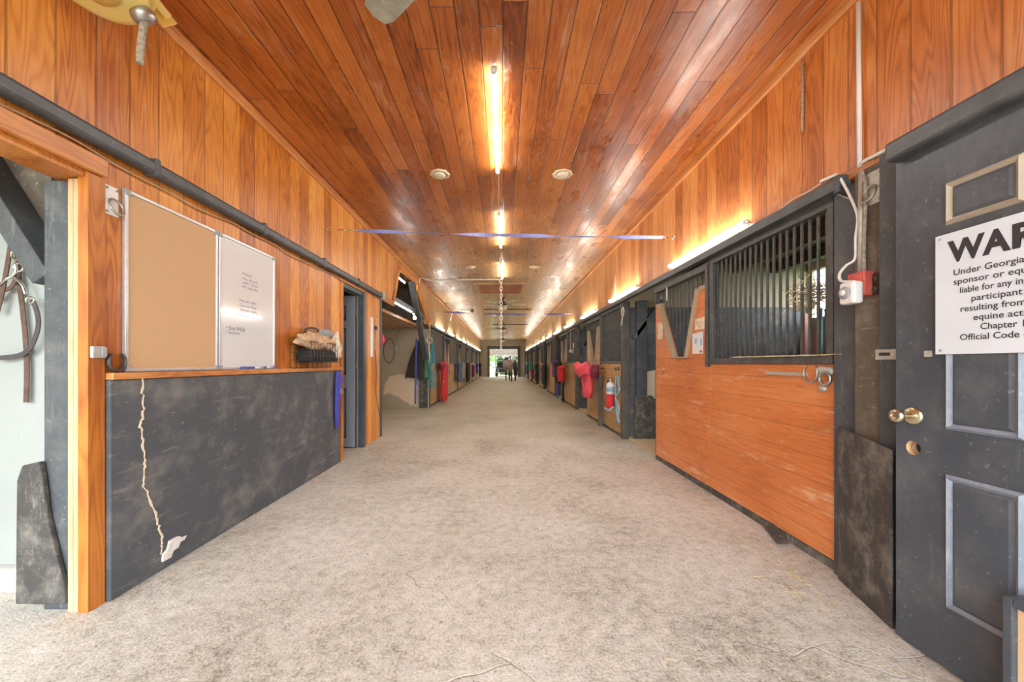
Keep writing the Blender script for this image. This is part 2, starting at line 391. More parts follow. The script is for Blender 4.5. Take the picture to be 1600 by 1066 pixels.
# ---- left wall
yP0, yP1 = dL(133), dL(161)                      # the casing of the near opening
yD0, yD1 = dL(535), dL(566)                      # doorway with the panelled door
yO0, yO1 = dL(596), 9.25                          # side bay
mb = MB()
ZR = 2.21
mb.box(-WL, -WL - .05, YB, yO0 + .45, ZR, HC)                       # upper boards
mb.box(-WL, -WL - .05, yP1, yD0 - .07, 1.06, ZR)                    # boards behind the notice boards
mb.box(-WL, -WL - .05, yD1 + .08, yO0 - .08, 0, ZR)                 # board right of the doorway
mb.box(-WL, -WL - .05, yD0 - .07, yD1 + .08, 2.10, ZR)
mb.box(-WL, -WL - .05, YB, yP1, 2.0, ZR)
mb.box(-WL, -WL - .05, YB, 0.25, 0, 2.0)
mb.box(-WL, -WL - .05, yO1 - .3, YE, 2.10, HC)
mb.prism([(yO0 + .45, ZR), (dL(612), ZR), (dL(622), 2.86), (8.1, 2.86), (8.95, 2.12), (8.95, HC), (yO0 + .45, HC)], 'x', -WL - .05, -WL)
struct(mb.build('wall_left', M['wall_wood']))
mb = MB(); mb.box(-WL + .03, -WL - .04, yP1 + .004, yD0 - .12, 0, 1.05)
o = struct(mb.build('wall_left', M['black_flat'], bevel=.006))
# jagged plaster seam and the chipped corner on the black panel
mb = MB()
pts = [(dL(x), zL(x, y)) for x, y in ((212, 590), (214, 640), (210, 665), (217, 720), (214, 760), (232, 800), (244, 840), (243, 868))]
lf, rt_ = [], []
for (a0, b0), (a1, b1) in zip(pts, pts[1:]):
    for j in range(9):
        u = j / 9; a, b = a0 + (a1 - a0) * u + random.gauss(0, .004), b0 + (b1 - b0) * u; wj = random.uniform(.001, .006)
        lf.append((a - wj, b + random.gauss(0, .004))); rt_.append((a + wj, b + random.gauss(0, .004)))
for j in range(len(lf) - 1): mb.prism([lf[j], rt_[j], rt_[j + 1], lf[j + 1]], 'x', -WL + .031, -WL + .035)
struct(mb.build('trim_1', M['plaster_pale']))
mb = MB(); mb.prism([(dL(x), max(zL(x, y, WL - .035), .0)) for x, y in ((243, 884), (244, 872), (251, 864), (254, 851), (262, 846), (268, 843), (275, 845), (281, 842), (277, 849), (271, 852), (268, 861), (260, 866), (256, 877))], 'x', -WL + .031, -WL + .042)
struct(mb.build('trim_2', M['white_chip']))
mb = MB(); mb.box(-WL, -WL + .045, yP1 + .002, yD0 - .09, 1.052, 1.085)
struct(mb.build('trim_3', M['trim_wood'], bevel=.004))
# ceiling corner trims, lower trims
mb = MB(); mb.box(-WL, -WL + .022, YB, YE, HC - .075, HC); struct(mb.build('trim_4', M['trim_wood'], bevel=.003))
mb = MB(); mb.box(WR, WR - .022, YB, YE, HC - .075, HC); struct(mb.build('trim_5', M['trim_wood'], bevel=.003))
mb = MB(); mb.box(-WL, -WL + .03, YB, dL(160), 2.005, 2.085); struct(mb.build('trim_6', M['trim_wood'], bevel=.004))
mb = MB(); mb.box(-WL - .16, -WL - .002, YB, yP1, 1.975, 2.003); struct(mb.build('trim_7', M['post_wood']))
# casing post of the near opening: orange face, raw edge strips
mb = MB(); mb.box(-WL + .012, -WL - .035, yP0, yP1, 0, 2.0); struct(mb.build('trim_8', M['post_wood'], bevel=.003))
mb = MB(); mb.box(-WL - .036, -WL - .085, yP0 + .004, yP1, 0, 1.97); struct(mb.build('trim_9', M['raw_wood'], bevel=.004))
# black post, brace and pale wall in the near opening
mb = MB(); mb.box(-WL - .09, -WL - .215, 1.68, 1.80, 0, 1.97); struct(mb.build('pillar', M['black'], bevel=.006))
A = at(-40, 235, 1.75); B = at(90, 440, 1.75)
mb = MB(); mb.bar(A, B, .09, .135, (0, 1, 0)); struct(mb.build('beam', M['black'], bevel=.005))
mb = MB()
p = [at(x, y, 1.82) for x, y in ((-60, 150), (84, 150), (84, 405), (70, 395), (-60, 180))]
mb.prism([(q.x, q.z) for q in p], 'y', 1.81, 1.835); struct(mb.build('wall_recess', M['weathered']))
mb = MB(); mb.box(-WL - .09, -XS, 1.84, 1.94, 0.12, HC)
struct(mb.build('wall_side', M['plaster']))
mb = MB(); mb.box(-WL - .22, -XS, 1.80, 1.94, 0, .115); struct(mb.build('baseboard_left', M['white_chip'], bevel=.01))
mb = MB(); q = [at(x, y, 1.72) for x, y in ((52, 931), (54, 745), (62, 722), (88, 716), (93, 742), (100, 800), (112, 850), (126, 905), (128, 931))]
mb.prism([(k.x, max(k.z, 0)) for k in q], 'y', 1.655, 1.678)
tag(mb.build('rubber_mat', M['rubber'], bevel=.006), 'tapered black rubber mat strip standing against the post below the bridle', 'mat')
# outer walls and cross walls
mb = MB(); mb.box(-XS, -XS - .1, YB, 34.2, 0, HC + .06); struct(mb.build('wall_west', M['plaster_tan']))
mb = MB()
UP = 3.55
mb.box(XS, XS + .1, YB, 34.2, 0, 1.80); mb.box(XS, XS + .1, YB, 34.2, 2.50, HC + .06)
yw = YB
for k in range(9):
    a0 = 2.0 + UP * k + 1.75; b0 = a0 + 1.72
    mb.box(XS, XS + .1, yw, a0, 1.80, 2.50); yw = b0
mb.box(XS, XS + .1, yw, 34.2, 1.80, 2.50)
struct(mb.build('wall_east', M['plaster_tan']))
# doorway recess with the panelled door standing open inside
mb = MB()
mb.box(-WL + .02, -WL - .055, yD1, yD1 + .08, 0, 2.10); mb.box(-WL - .001, -WL - .12, yD0 - .07, yD0 - .03, 0, 2.10)
mb.box(-WL - .001, -WL - .12, yD0 - .03, yD1, 2.04, 2.10)
struct(mb.build('trim_10', M['door_black'], bevel=.004))
mb = MB(); mb.box(-WL + .015, -WL, yD0 - .07, yD0, 0, 2.08); mb.box(-WL + .015, -WL, yD0 - .07, yD1 + .09, 2.09, 2.17); struct(mb.build('trim_11', M['post_wood'], bevel=.003))
mb = MB(); mb.box(-WL - .056, -WL - .068, yD1 - .022, yD1, 0, 2.04); struct(mb.build('trim_12', M['alu']))
mb = MB(); mb.box(-2.95, -3.05, 1.94, yO0, 0, HC); mb.box(-WL - .06, -3.40, yO0 - .12, yO0, 0, HC); struct(mb.build('wall_tackroom', M['plaster_tan']))
# side bay: back wall, side wall, low ceiling, black header beam, braces
mb = MB(); mb.box(-WL + .02, -3.40, yO1, yO1 + .1, 0, 2.0); mb.box(-3.30, -3.40, yO0, yO1, 0, 2.0)
struct(mb.build('wall_bay', M['plaster_tan']))
mb = MB(); mb.box(-WL - .12, -3.40, yO0 + .02, yO1 + .1, 2.0, 2.05); o = struct(mb.build('ceiling', M['ceil_wood']))
mb = MB(); mb.box(-WL - .06, -3.40, yO0, yO1 + .1, HC - .03, HC + .04); mb.box(-3.36, -3.40, yO0, yO1, 2.05, HC); mb.box(-WL - .06, -3.36, yO1 - .02, yO1 + .1, 2.05, HC)
struct(mb.build('wall_loft', M['weathered']))
mb = MB(); mb.box(-WL - .01, -WL - .11, dL(606), 9.0, 2.19, 2.31); struct(mb.build('beam', M['black'], bevel=.004))
mb = MB(); mb.bar((-WL + .0, dL(643), 2.80), (-WL, 9.0, 1.25), .10, .12, (1, 0, 0)); struct(mb.build('beam', M['black'], bevel=.004))
mb = MB(); mb.bar((-WL + .012, dL(651), 2.82), (-WL + .012, 9.36, 2.13), .26, .035, (1, 0, 0)); struct(mb.build('trim_13', M['post_wood'], bevel=.003))
mb = MB(); mb.bar((-WL + .012, dL(613), ZR - .08), (-WL + .012, dL(623), 2.88), .09, .025, (1, 0, 0)); mb.bar((-WL + .012, dL(621), 2.89), (-WL + .012, dL(653), 2.89), .025, .10, (0, 0, 1)); mb.box(-WL, -WL + .02, yO0 - .05, dL(614), ZR - .1, ZR - .01)
struct(mb.build('trim_14', M['trim_wood'], bevel=.003))
mb = MB(); mb.box(-WL + .01, -WL - .10, yO0 - .08, yO0 + .0, 0, 2.2); struct(mb.build('pillar', M['black'], bevel=.005))
mb = MB(); mb.box(-WL + .03, -WL - .12, yO1 + .002, yO1 + .16, 0, 2.12); struct(mb.build('pillar', M['black_far'], bevel=.005))
mb = MB(); q = [at(x, y, yO1 - .005) for x, y in ((600, 603), (608, 588), (625, 583), (638, 590), (651, 592), (651, 634), (640, 633), (622, 621), (608, 615), (598, 618))]
rq = []
for k0, k1 in zip(q, q[1:] + q[:1]):
    for j in range(6): kk = k0.lerp(k1, j / 6); rq.append((kk.x + random.gauss(0, .018), kk.z + random.gauss(0, .018)))
mb.prism(rq, 'y', yO1 - .006, yO1); struct(mb.build('trim_15', M['plaster_pale']))
mb = MB(); mb.box(-1.90, -2.12, yO1 - .014, yO1 - .001, 0, .78); struct(mb.build('trim_16', M['rubber']))
# ---- right wall
mb = MB(); mb.box(WR, WR + .05, YB, YE, 2.075, HC); struct(mb.build('wall_right', M['wall_wood_right']))
mb = MB(); mb.box(WR, WR - .02, YB, YE, 2.08, 2.135); struct(mb.build('trim_17', M['trim_wood'], bevel=.003))
XD = 1.625                                              # plane of the big black door
yd = F * XD / (1400 - VX)
# near black wall section: board, rough post, jamb, rubber mat at the foot
mb = MB(); mb.box(WR - .03, WR + .06, dR(1345, WR - .03), dR(1311), 0, 2.05); struct(mb.build('pillar', M['black'], bevel=.006))
mb = MB(); mb.box(1.74, 1.86, F * 1.74 / (1386 - VX), dR(1345, WR - .03) - .004, 0, 2.07); struct(mb.build('pillar', M['weathered'], bevel=.012))
mb = MB(); mb.box(1.70, 1.86, YB, F * 1.74 / (1386 - VX) - .003, 0, 2.07); struct(mb.build('wall_entry', M['black'], bevel=.004))
mb = MB(); p0 = Vector((WR - .045, dR(1313, WR - .045), 0)); p1 = Vector((1.662, F * 1.662 / (1397 - VX), 0))
dn = (p1 - p0); nx = Vector((-dn.y, dn.x, 0)).normalized() * .012
if nx.x > 0: nx = -nx
mb.add([p0 + Vector((0, 0, 0)), p1, p1 + Vector((0, 0, .76)), p0 + Vector((0, 0, .80)), p0 + nx, p1 + nx, p1 + nx + Vector((0, 0, .76)), p0 + nx + Vector((0, 0, .80))],
       [(0, 1, 2, 3), (4, 7, 6, 5), (0, 4, 5, 1), (1, 5, 6, 2), (2, 6, 7, 3), (3, 7, 4, 0)])
tag(mb.build('rubber_mat', M['rubber'], bevel=.004), 'dusty black rubber sheet covering the foot of the rough post beside the black door', 'mat')
mb = MB(); mb.box(XD - .05, XD + .06, YB, F * 1.60 / (1390 - VX), 1.955, 2.035)
tag(mb.build('door_track', M['rail'], bevel=.012), 'grey black rail over the black door with the warning sign', 'track')

# ------------------------------------------------------------------ stalls
def stall_bars(mb, xb, y0, y1, z0, z1, n):
    for i in range(n):
        y = y0 + (y1 - y0) * (i + .5) / n
        mb.box(xb - .005, xb + .005, y - .0075, y + .0075, z0, z1)
def stall_panel(s, W, y0, y1, wd, label, group, solid=False, nb=19):
    X = lambda d: s * (W + d)
    t = thing('stall_screen', (X(0), (y0 + y1) / 2, 0), label, 'stall wall', group)
    mb = MB(); mb.box(X(0), X(.045), y0, y1, .05, 1.125); mb.build('boards', wd, t, bevel=.003)
    mb = MB(); mb.box(X(-.004), X(.05), y0, y1, 0, .049); mb.build('kick_strip', M['rubber'], t)
    mb = MB(); mb.box(X(-.015), X(.05), y0, y1, 1.127, 1.17); mb.box(X(-.01), X(.05), y0, y1, 1.99, 2.04)
    mb.box(X(-.01), X(.05), y0, y0 + .04, 1.17, 1.99); mb.box(X(-.01), X(.05), y1 - .05, y1, 1.17, 1.99)
    mb.build('window_frame', M['bar'], t, bevel=.003)
    mb = MB()
    if solid: mb.box(X(.015), X(.03), y0 + .04, y1 - .05, 1.17, 1.99); mb.build('mesh_panel', M['black_far'], t)
    else: stall_bars(mb, X(.02), y0 + .04, y1 - .05, 1.17, 1.99, nb); mb.build('grille', M['bar'], t)
    return t
def stall_door(s, W, y0, y1, wd, label, group, nb=11):
    X = lambda d: s * (W + d); L = y1 - y0
    t = thing('stall_gate', (X(0), (y0 + y1) / 2, 0), label, 'stall door', group)
    a, b, c, d = y0 + .15, y0 + .36, y0 + .62, y1 - .13
    mb = MB()
    mb.prism([(y0 - .037, .05), (y1, .05), (y1, 1.80), (d, 1.80), (c, 1.195), (b, 1.195), (a, 1.82), (y0 + .031, 1.82), (y0 + .031, 1.10), (y0 - .037, 1.10)], 'x', X(0), X(.040))
    mb.build('boards', wd, t, bevel=.003)
    mb = MB(); mb.box(X(-.004), X(.04), y0 - .037, y1, .0, .049); mb.build('kick_strip', M['rubber'], t)
    mb = MB(); mb.box(X(-.012), X(.05), y0 - .01, y0 + .03, 1.102, 2.03); mb.box(X(-.012), X(.05), y0 + .03, y1 + .02, 1.96, 2.02); mb.box(X(0), X(.05), y1 + .001, y1 + .02, .05, 1.96)
    mb.build('door_frame', M['bar'], t, bevel=.002); mb = MB()
    mb.bar((X(-.004), a, 1.82), (X(-.004), b, 1.195), .026, .05, (s, 0, 0)); mb.bar((X(-.004), d, 1.80), (X(-.004), c, 1.195), .026, .05, (s, 0, 0)); mb.bar((X(-.004), b, 1.19), (X(-.004), c, 1.19), .05, .012)
    mb.box(X(-.008), X(.034), y0 + .03, a, 1.80, 1.835); mb.box(X(-.008), X(.034), d, y1, 1.80, 1.82)
    mb.build('notch_edging', M['notch'], t)
    mb = MB(); stall_bars(mb, X(.045), y0 + .14, y1 - .06, 1.15, 1.97, nb); mb.build('grille', M['bar'], t)
    return t
NU = 8
GR, GD = 'barred stall walls along the right side', 'notched stall doors along the right side'
LR = ['orange red boarded stall wall with a wide barred opening, nearest the black door',
      'tan stall wall with bars and the fire extinguisher hung on its boards']
LD = ['orange red stall door with a V notch and papers stapled on it', 'tan notched stall door partly hidden behind the coral red blanket']
protoP = protoD = None
for k in range(NU):
    y0 = 2.0 + UP * k
    lp = LR[k] if k < 2 else '%s barred stall wall from the camera along the right side' % ORD[k]
    ld = LD[k] if k < 2 else '%s notched stall door from the camera along the right side' % ORD[k]
    if k < 2:
        wd = M['stall_wood'] if k == 0 else M['stall_tan']
        protoP = stall_panel(1, WR, y0, y0 + 1.2, wd, lp, GR); protoD = stall_door(1, WR, y0 + 1.24, y0 + 2.34, wd, ld, GD)
    else:
        for pr, lb in ((protoP, lp), (protoD, ld)):
            c = copy_tree(pr); c.location.y += UP * (k - 1); c['label'] = lb
    # partition, post, bedding
    yb = y0 + UP - .06
    mb = MB(); mb.box(WR + .03, XS, yb, yb + .06, 0, 1.97); struct(mb.build('wall_partition', M['black_flat']))
    mb = MB(); mb.box(WR + .03, XS, yb, yb + .06, 1.97, HC); struct(mb.build('wall_partition', M['plaster_tan']))
    mb = MB(); mb.box(WR - .03, WR + .08, yb - .04, yb + .055, 0, 2.05); struct(mb.build('pillar', M['black_far'], bevel=.006))
    mb = MB(); mb.bar((WR + .12, yb - .05, 1.5), (WR + .55, yb - .05, 2.06), .05, .10, (0, 1, 0)); struct(mb.build('beam', M['black_flat']))
    mb = MB(); mb.box(WR + .16, WR + .31, yb - .10, yb - .012, 0.62, 2.05); struct(mb.build('pillar', M['black'], bevel=.006))
    mb = MB(); mb.prism([(WR + .32, .10), (WR + .75, .10), (WR + .75, 1.25), (WR + .60, 1.30), (WR + .52, 1.18), (WR + .55, 1.05), (WR + .32, 1.0)], 'y', yb - .014, yb - .001); struct(mb.build('trim_18', M['plaster_pale'], ))
    mb = MB(); mb.prism([(WR + .10, .02), (WR + .50, .02), (WR + .42, .60), (WR + .35, .66), (WR + .12, .66)], 'y', yb - .16, yb - .12)
    tag(mb.build('rubber_mat', M['rubber'], bevel=.01), 'black rubber guard at the foot of the post in the %s open stall doorway' % ORD[k] if k else 'tall black rubber guard beside the pale plaster in the first open stall doorway', 'mat', 'rubber guards in the stall doorways')
mb = MB(); mb.box(WR + .06, XS, 2.0, YE, .0, .035); struct(mb.build('floor_stalls', M['bedding']), 'structure')
mb = MB(); mb.box(WR + .05, XS, YB, YE, 2.62, 2.68); struct(mb.build('ceiling', M['dark_wood']))
for k in range(4):
    mb = MB(); mb.box(WR + .4 + .6 * k, WR + .5 + .6 * k, 2.0, YE, 2.48, 2.615); struct(mb.build('beam', M['dark_wood']))
mb = MB(); mb.box(WR + .07, XS, 1.93, 1.99, 0, HC); struct(mb.build('wall_partition', M['black_flat']))
# header rail along the right stalls
t = thing('door_track', (WR - .03, 16, 2.04), 'long black sliding door rail above the stalls on the right', 'track')
mb = MB(); mb.box(WR - .062, WR - .004, 1.93, YE - .05, 2.042, 2.105); mb.build('rail', M['rail'], t, bevel=.004)
mb = MB(); mb.box(WR - .075, WR - .003, 1.90, 1.928, 2.02, 2.11); mb.build('end_stop', M['black'], t, bevel=.003)
# left stalls
NL = 6
GLp, GLd = 'dark topped stall walls along the left side', 'notched stall doors along the left side'
LLP = ['stall wall with dark mesh top behind the red blanket at the bay corner']
pP = pD = None
for k in range(NL):
    y0 = 9.45 + UP * k
    lp = 'dark topped stall wall behind the long red blanket at the bay corner' if k == 0 else '%s dark topped stall wall from the camera along the left side' % ORD[k]
    ld = '%s notched stall door from the camera along the left side' % ORD[k]
    if k == 0:
        pP = stall_panel(-1, WL, y0, y0 + 2.15, M['stall_tan'], lp, GLp, solid=True); pD = stall_door(-1, WL, y0 + 2.3, y0 + 3.45, M['stall_tan'], ld, GLd)
    else:
        for pr, lb in ((pP, lp), (pD, ld)):
            c = copy_tree(pr); c.location.y += UP * k; c['label'] = lb
    mb = MB(); mb.box(-WL + .03, -WL - .08, y0 + 2.165, y0 + 2.275, 0, 2.06); struct(mb.build('pillar', M['black'], bevel=.006))
    mb = MB(); mb.box(-WL - .06, -XS, y0 + UP - .06, y0 + UP, 0, HC); struct(mb.build('wall_partition', M['black_flat']))
mb = MB(); mb.box(-WL - .05, -XS, 9.4, YE, 2.62, 2.68); struct(mb.build('ceiling', M['dark_wood']))
mb = MB(); mb.box(-WL + .002, -WL + .055, 9.43, YE - .05, 2.062, 2.125)
tag(mb.build('door_track', M['rail'], bevel=.004), 'long grey rail above the stalls on the left beyond the bay', 'track')
# far end: posts, lintel, vestibule
mb = MB(); mb.box(-WL - .05, -1.12, YE, YE + .2, 0, HC); mb.box(1.20, WR + .05, YE, YE + .2, 0, HC); mb.box(-1.12, 1.20, YE, YE + .2, 2.62, HC)
struct(mb.build('wall_back', M['plaster_tan']))
mb = MB(); mb.box(-1.30, -1.12, YE - .12, YE - .002, 0, 2.55); mb.box(1.20, 1.42, YE - .12, YE - .002, 0, 2.55); mb.box(-1.30, 1.42, YE - .14, YE - .002, 2.32, 2.60); struct(mb.build('trim_19', M['black_far']))
mb = MB(); struct(MB().box(-1.5, 1.5, 33.4, 33.5, 1.84, HC).build('wall_header', M['weathered'])); mb.box(-XS, -1.4, 34.0, 34.1, 0, HC); mb.box(1.5, XS, 34.0, 34.1, 0, HC); mb.box(.55, .95, 34.0, 34.1, 0, 1.55); struct(mb.build('wall_porch', M['plaster_tan']))
mb = MB(); mb.box(-.85, -.45, YE + .3, YE + .5, 2.0, 2.3)
# ------------------------------------------------------------------ sliding black door with the sign (right)
D = thing('sliding_door', (XD, 1.07, 0), 'big black six panel door with brass knob and warning sign, at the right edge', 'door')
y1d, y0d = yd, .60
hz, hy = zR(1427, 700, XD), F * XD / (1427 - VX)
mb = MB()
ring = [(hy + .026 * math.cos(q), hz + .028 * math.sin(q)) for q in [2 * PI * i / 24 for i in range(24)]]
# slab with a bored lock hole: outer faces split round the hole
x0, x1 = XD, XD + .042
sq0, sq1, zq0, zq1 = hy - .05, hy + .05, hz - .05, hz + .05
mb.box(x0, x1, y0d, sq0, .012, 1.955); mb.box(x0, x1, sq1, y1d, .012, 1.955); mb.box(x0, x1, sq0, sq1, .012, zq0); mb.box(x0, x1, sq0, sq1, zq1, 1.955)
k = 24; sqp = []
for i in range(k):
    q = 2 * PI * i / k; cx, sx = math.cos(q), math.sin(q); m_ = max(abs(cx), abs(sx)); sqp.append((hy + .05 * cx / m_, hz + .05 * sx / m_))
for xx in (x0, x1):
    vs = [(xx, a, b) for a, b in ring] + [(xx, a, b) for a, b in sqp]; mb.add(vs, [(i, (i + 1) % k, k + (i + 1) % k, k + i) for i in range(k)])
mb.add([(x0, a, b) for a, b in ring] + [(x1, a, b) for a, b in ring], [(i, (i + 1) % k, k + (i + 1) % k, k + i) for i in range(k)], 1)
mb.build('door_slab', [M['door_black'], M['raw_wood']], D)
def yD(X, w=XD): return F * w / (X - VX)
pr = [(yD(1478), yD(1604)), (yD(1604) - .12, yD(1604) - .335)]
rows = [(zR(1478, 353, XD), zR(1478, 287, XD), 'dusty_edge'), (zR(1478, 671, XD), zR(1478, 500, XD) + .30, 'pale_edge'), (zR(1478, 949, XD), zR(1478, 741, XD), 'pale_edge')]
for (a0, b0) in pr:
    for (zl, zh, mt) in rows:
        ya, yb = max(a0, b0), min(a0, b0)
        mb = MB(); wd = .022
        o_ = [(ya, zl), (yb, zl), (yb, zh), (ya, zh)]; i_ = [(ya - wd, zl + wd), (yb + wd, zl + wd), (yb + wd, zh - wd), (ya - wd, zh - wd)]
        m_ = [(ya - wd * .45, zl + wd * .45), (yb + wd * .45, zl + wd * .45), (yb + wd * .45, zh - wd * .45), (ya - wd * .45, zh - wd * .45)]
        vs = [(XD - .001, *p) for p in o_] + [(XD - .012, *p) for p in m_] + [(XD - .002, *p) for p in i_]
        fs = []
        for r in (0, 4):
            for i in range(4): fs.append((r + i, r + (i + 1) % 4, r + 4 + (i + 1) % 4, r + 4 + i))
        mb.add(vs, fs); mb.build('panel_moulding', M[mt], D)
        mb = MB(); e = .012; mb.add([(XD - .002, *p) for p in i_] + [(XD - .009, p[0] + (e if p[0] < (ya + yb) / 2 else -e), p[1] + (e if p[1] < (zl + zh) / 2 else -e)) for p in i_],
                                     [(0, 1, 5, 4), (1, 2, 6, 5), (2, 3, 7, 6), (3, 0, 4, 7), (4, 5, 6, 7)]); mb.build('raised_panel', M['door_black'], D)
ky, kz = yD(1427), zR(1427, 650, XD)
mb = MB(); mb.lathe([(.0, 0), (.036, 0), (.036, .004), (.028, .010), (.012, .014)], (XD, ky, kz), (-1, 0, 0)); mb.build('rose', M['brass'], D)
mb = MB(); mb.lathe([(.011, .0), (.011, .03), (.019, .036), (.026, .046), (.027, .056), (.022, .064), (.010, .067), (.010, .066), (0, .066)], (XD - .012, ky, kz), (-1, 0, 0)); mb.build('knob', M['brass'], D)
mb = MB(); yh = yD(1452); zh = zR(1452, 553, XD); mb.box(XD - .006, XD, yh - .012, yh + .014, zh - .012, zh + .012); mb.build('hasp_plate', M['galv'], D, bevel=.002)
# sign
xs = XD - .0155
SGN = thing('warning_sign', (xs, 1.085, 1.17), 'white sign reading WARNING in heavy black letters screwed to the black door', 'sign')
s0, s1 = F * 1.613 / (1463 - VX), .785
mb = MB(); mb.box(xs, xs + .003, s1, s0, zR(1463, 554, 1.613), zR(1463, 371, 1.613)); mb.build('panel', M['sign'], SGN)
for yy in (s0 - .016, s1 + .016):
    for zz in (zR(1463, 554, 1.613) + .014, zR(1463, 371, 1.613) - .014): mb = MB(); mb.lathe([(.004, 0), (.004, .002), (0, .003)], (xs, yy, zz), (-1, 0, 0), 10); mb.build('screw', M['steel'], SGN)
def text_geo(s, bold=0.0, shear=0.0):
    cu = bpy.data.curves.new('t', 'FONT'); cu.body = s; cu.size = 1.0; cu.offset = bold; cu.shear = shear; cu.resolution_u = 3; cu.extrude = 0.0
    ob = bpy.data.objects.new('t', cu); COL.objects.link(ob)
    bpy.context.view_layer.update()
    me = bpy.data.meshes.new_from_object(ob.evaluated_get(bpy.context.evaluated_depsgraph_get()))
    vs = [v.co.copy() for v in me.vertices]; fs = [tuple(p.vertices) for p in me.polygons]
    bpy.data.objects.remove(ob); bpy.data.curves.remove(cu); bpy.data.meshes.remove(me)
    return vs, fs
def put_text(mb, s, origin, ux, uz, height, width, align='c', bold=0.0, m=0, capref=.70, shear=0.):
    vs, fs = text_geo(s, bold, shear)
    x0 = min(v.x for v in vs); x1 = max(v.x for v in vs)
    sy = height / capref; sx = width / (x1 - x0) if width else sy
    ox = {'c': -(x0 + x1) / 2, 'l': -x0, 'r': -x1}[align]
    O = Vector(origin); ux, uz = Vector(ux), Vector(uz)
    mb.add([O + ux * ((v.x + ox) * sx) + uz * (v.y * sy) for v in vs], fs, m)
RX, UZ = (0, -1, 0), (0, 0, 1)
mb = MB()
for ch, ya, wl in (('W', 1.327, .103), ('A', 1.231, .070), ('R', 1.1585, .066), ('N', 1.083, .070), ('I', 1.003, .022), ('N', .971, .070), ('G', .893, .072)): put_text(mb, ch, (xs - .0012, ya, 1.4945), RX, UZ, .072, wl, 'l', bold=.042)
mb.build('title_lettering', M['ink'], SGN)
mb = MB()
LN = ['Under Georgia law, an equine activity', 'sponsor or equine professional is not', 'liable for any injury to or the death of a', 'participant in equine activities', 'resulting from the inherent risks of', 'equine activities, pursuant to', 'Chapter 12 of Title 4 of the', 'Official Code of Georgia Annotated.']
S0 = [1492, 1492, 1502, 1520, 1503, 1523, 1534, 1502]
for i, (l, X) in enumerate(zip(LN, S0)):
    put_text(mb, l, (xs - .0012, 1.085, 1.4435 - .0331 * i), RX, UZ, .021, 2 * (F * 1.613 / (X - VX) - 1.085), bold=.008)
mb.build('body_lettering', M['ink'], SGN)
# framed tray leaning on the door at the right edge
BX = thing('wooden_tray', (1.52, .98, 0), 'black edged plywood tray standing on end at the right edge below the door', 'tray')
yb1 = F * 1.52 / (1576 - VX); yb0 = yb1 - .32
mb = MB(); z0, z1 = .004, zR(1576, 930, 1.52)
mb.box(1.50, 1.60, yb1 - .022, yb1, z0, z1); mb.box(1.50, 1.60, yb0, yb0 + .022, z0, z1); mb.box(1.50, 1.60, yb0 + .022, yb1 - .022, z1 - .022, z1); mb.box(1.50, 1.60, yb0 + .022, yb1 - .022, z0, z0 + .022)
mb.build('rim', M['door_black'], BX, bevel=.003)
mb = MB(); mb.box(1.515, 1.525, yb0 + .023, yb1 - .023, z0 + .023, z1 - .023); mb.build('plywood', M['raw_wood'], BX)
# ------------------------------------------------------------------ fittings on the right post
def ring_plate(s, x, y, z, label, wy=.075, h=.15, lean=.0):
    t = thing('tie_ring_plate', (x, y, z), label, 'tie ring')
    mb = MB(); mb.box(x, x - s * .006, y - wy / 2, y + wy / 2, z - h / 2, z + h / 2); mb.build('plate', M['galv'], t, bevel=.002)
    for dy in (-1, 1):
        for dz in (-1, 1): mb = MB(); mb.lathe([(.006, 0), (.006, .003), (0, .004)], (x - s * .006, y + dy * wy * .36, z + dz * h * .40), (-s, 0, 0), 8); mb.build('screw', M['steel'], t)
    mb = MB(); pts = []
    for i in range(20):
        q = 2 * PI * i / 20; pts.append((x - s * (.016 + .018 * (1 - math.cos(q)) * .5 * 1.5), y + .032 * math.sin(q), z - .030 + .038 * math.cos(q)))
    mb.tube(pts, .005, 8, True); mb.build('ring', M['steel'], t)
    return t
ring_plate(1, 1.739, F * 1.74 / (1367 - VX), zR(1367, 293, 1.74), 'zinc plate with a steel tie ring at the top of the rough post', .085, .155)
yb_ = F * 1.74 / (1372 - VX)
mb = MB(); mb.box(1.692, 1.699, F * 1.69 / (1401 - VX), F * 1.69 / (1367 - VX), zR(1384, 562, 1.69), zR(1384, 546, 1.69), 0); mb.box(1.6905, 1.692, F * 1.69 / (1390 - VX), F * 1.69 / (1373 - VX), zR(1384, 556, 1.69), zR(1384, 551, 1.69), 1)
tag(mb.build('latch_plate', [M['galv'], M['ink']], bevel=0), 'slotted zinc latch plate on the post left of the warning sign', 'latch plate')
# junction box, timer, outlet
xb = 1.739
JY, JZ = F * 1.71 / (1346 - VX), zR(1346, 444, 1.71)
t = thing('junction_box', (xb, JY, JZ), 'small red electrical box on the rough post behind the white timer', 'junction box')
mb = MB(); mb.box(xb, xb - .05, JY - .034, JY + .05, JZ - .058, JZ + .056); mb.build('housing', M['red_plastic'], t, bevel=.004)
mb = MB(); mb.box(xb - .0505, xb - .056, JY - .026, JY + .042, JZ - .044, JZ + .042); mb.build('cover', M['red_plastic'], t, bevel=.003)
mb = MB(); mb.box(xb - .0562, xb - .060, JY - .004, JY + .024, JZ - .018, JZ + .018); mb.build('socket', M['white_plastic'], t, bevel=.002)
TY, TZ = F * 1.64 / (1327 - VX), zR(1327, 459, 1.64)
t = thing('plug_timer', (1.68, TY, TZ), 'white plug in timer with round dial on the red box', 'timer')
mb = MB(); mb.box(1.676, 1.625, TY - .036, TY + .040, TZ - .050, TZ + .056); mb.build('body', M['white_plastic'], t, bevel=.012)
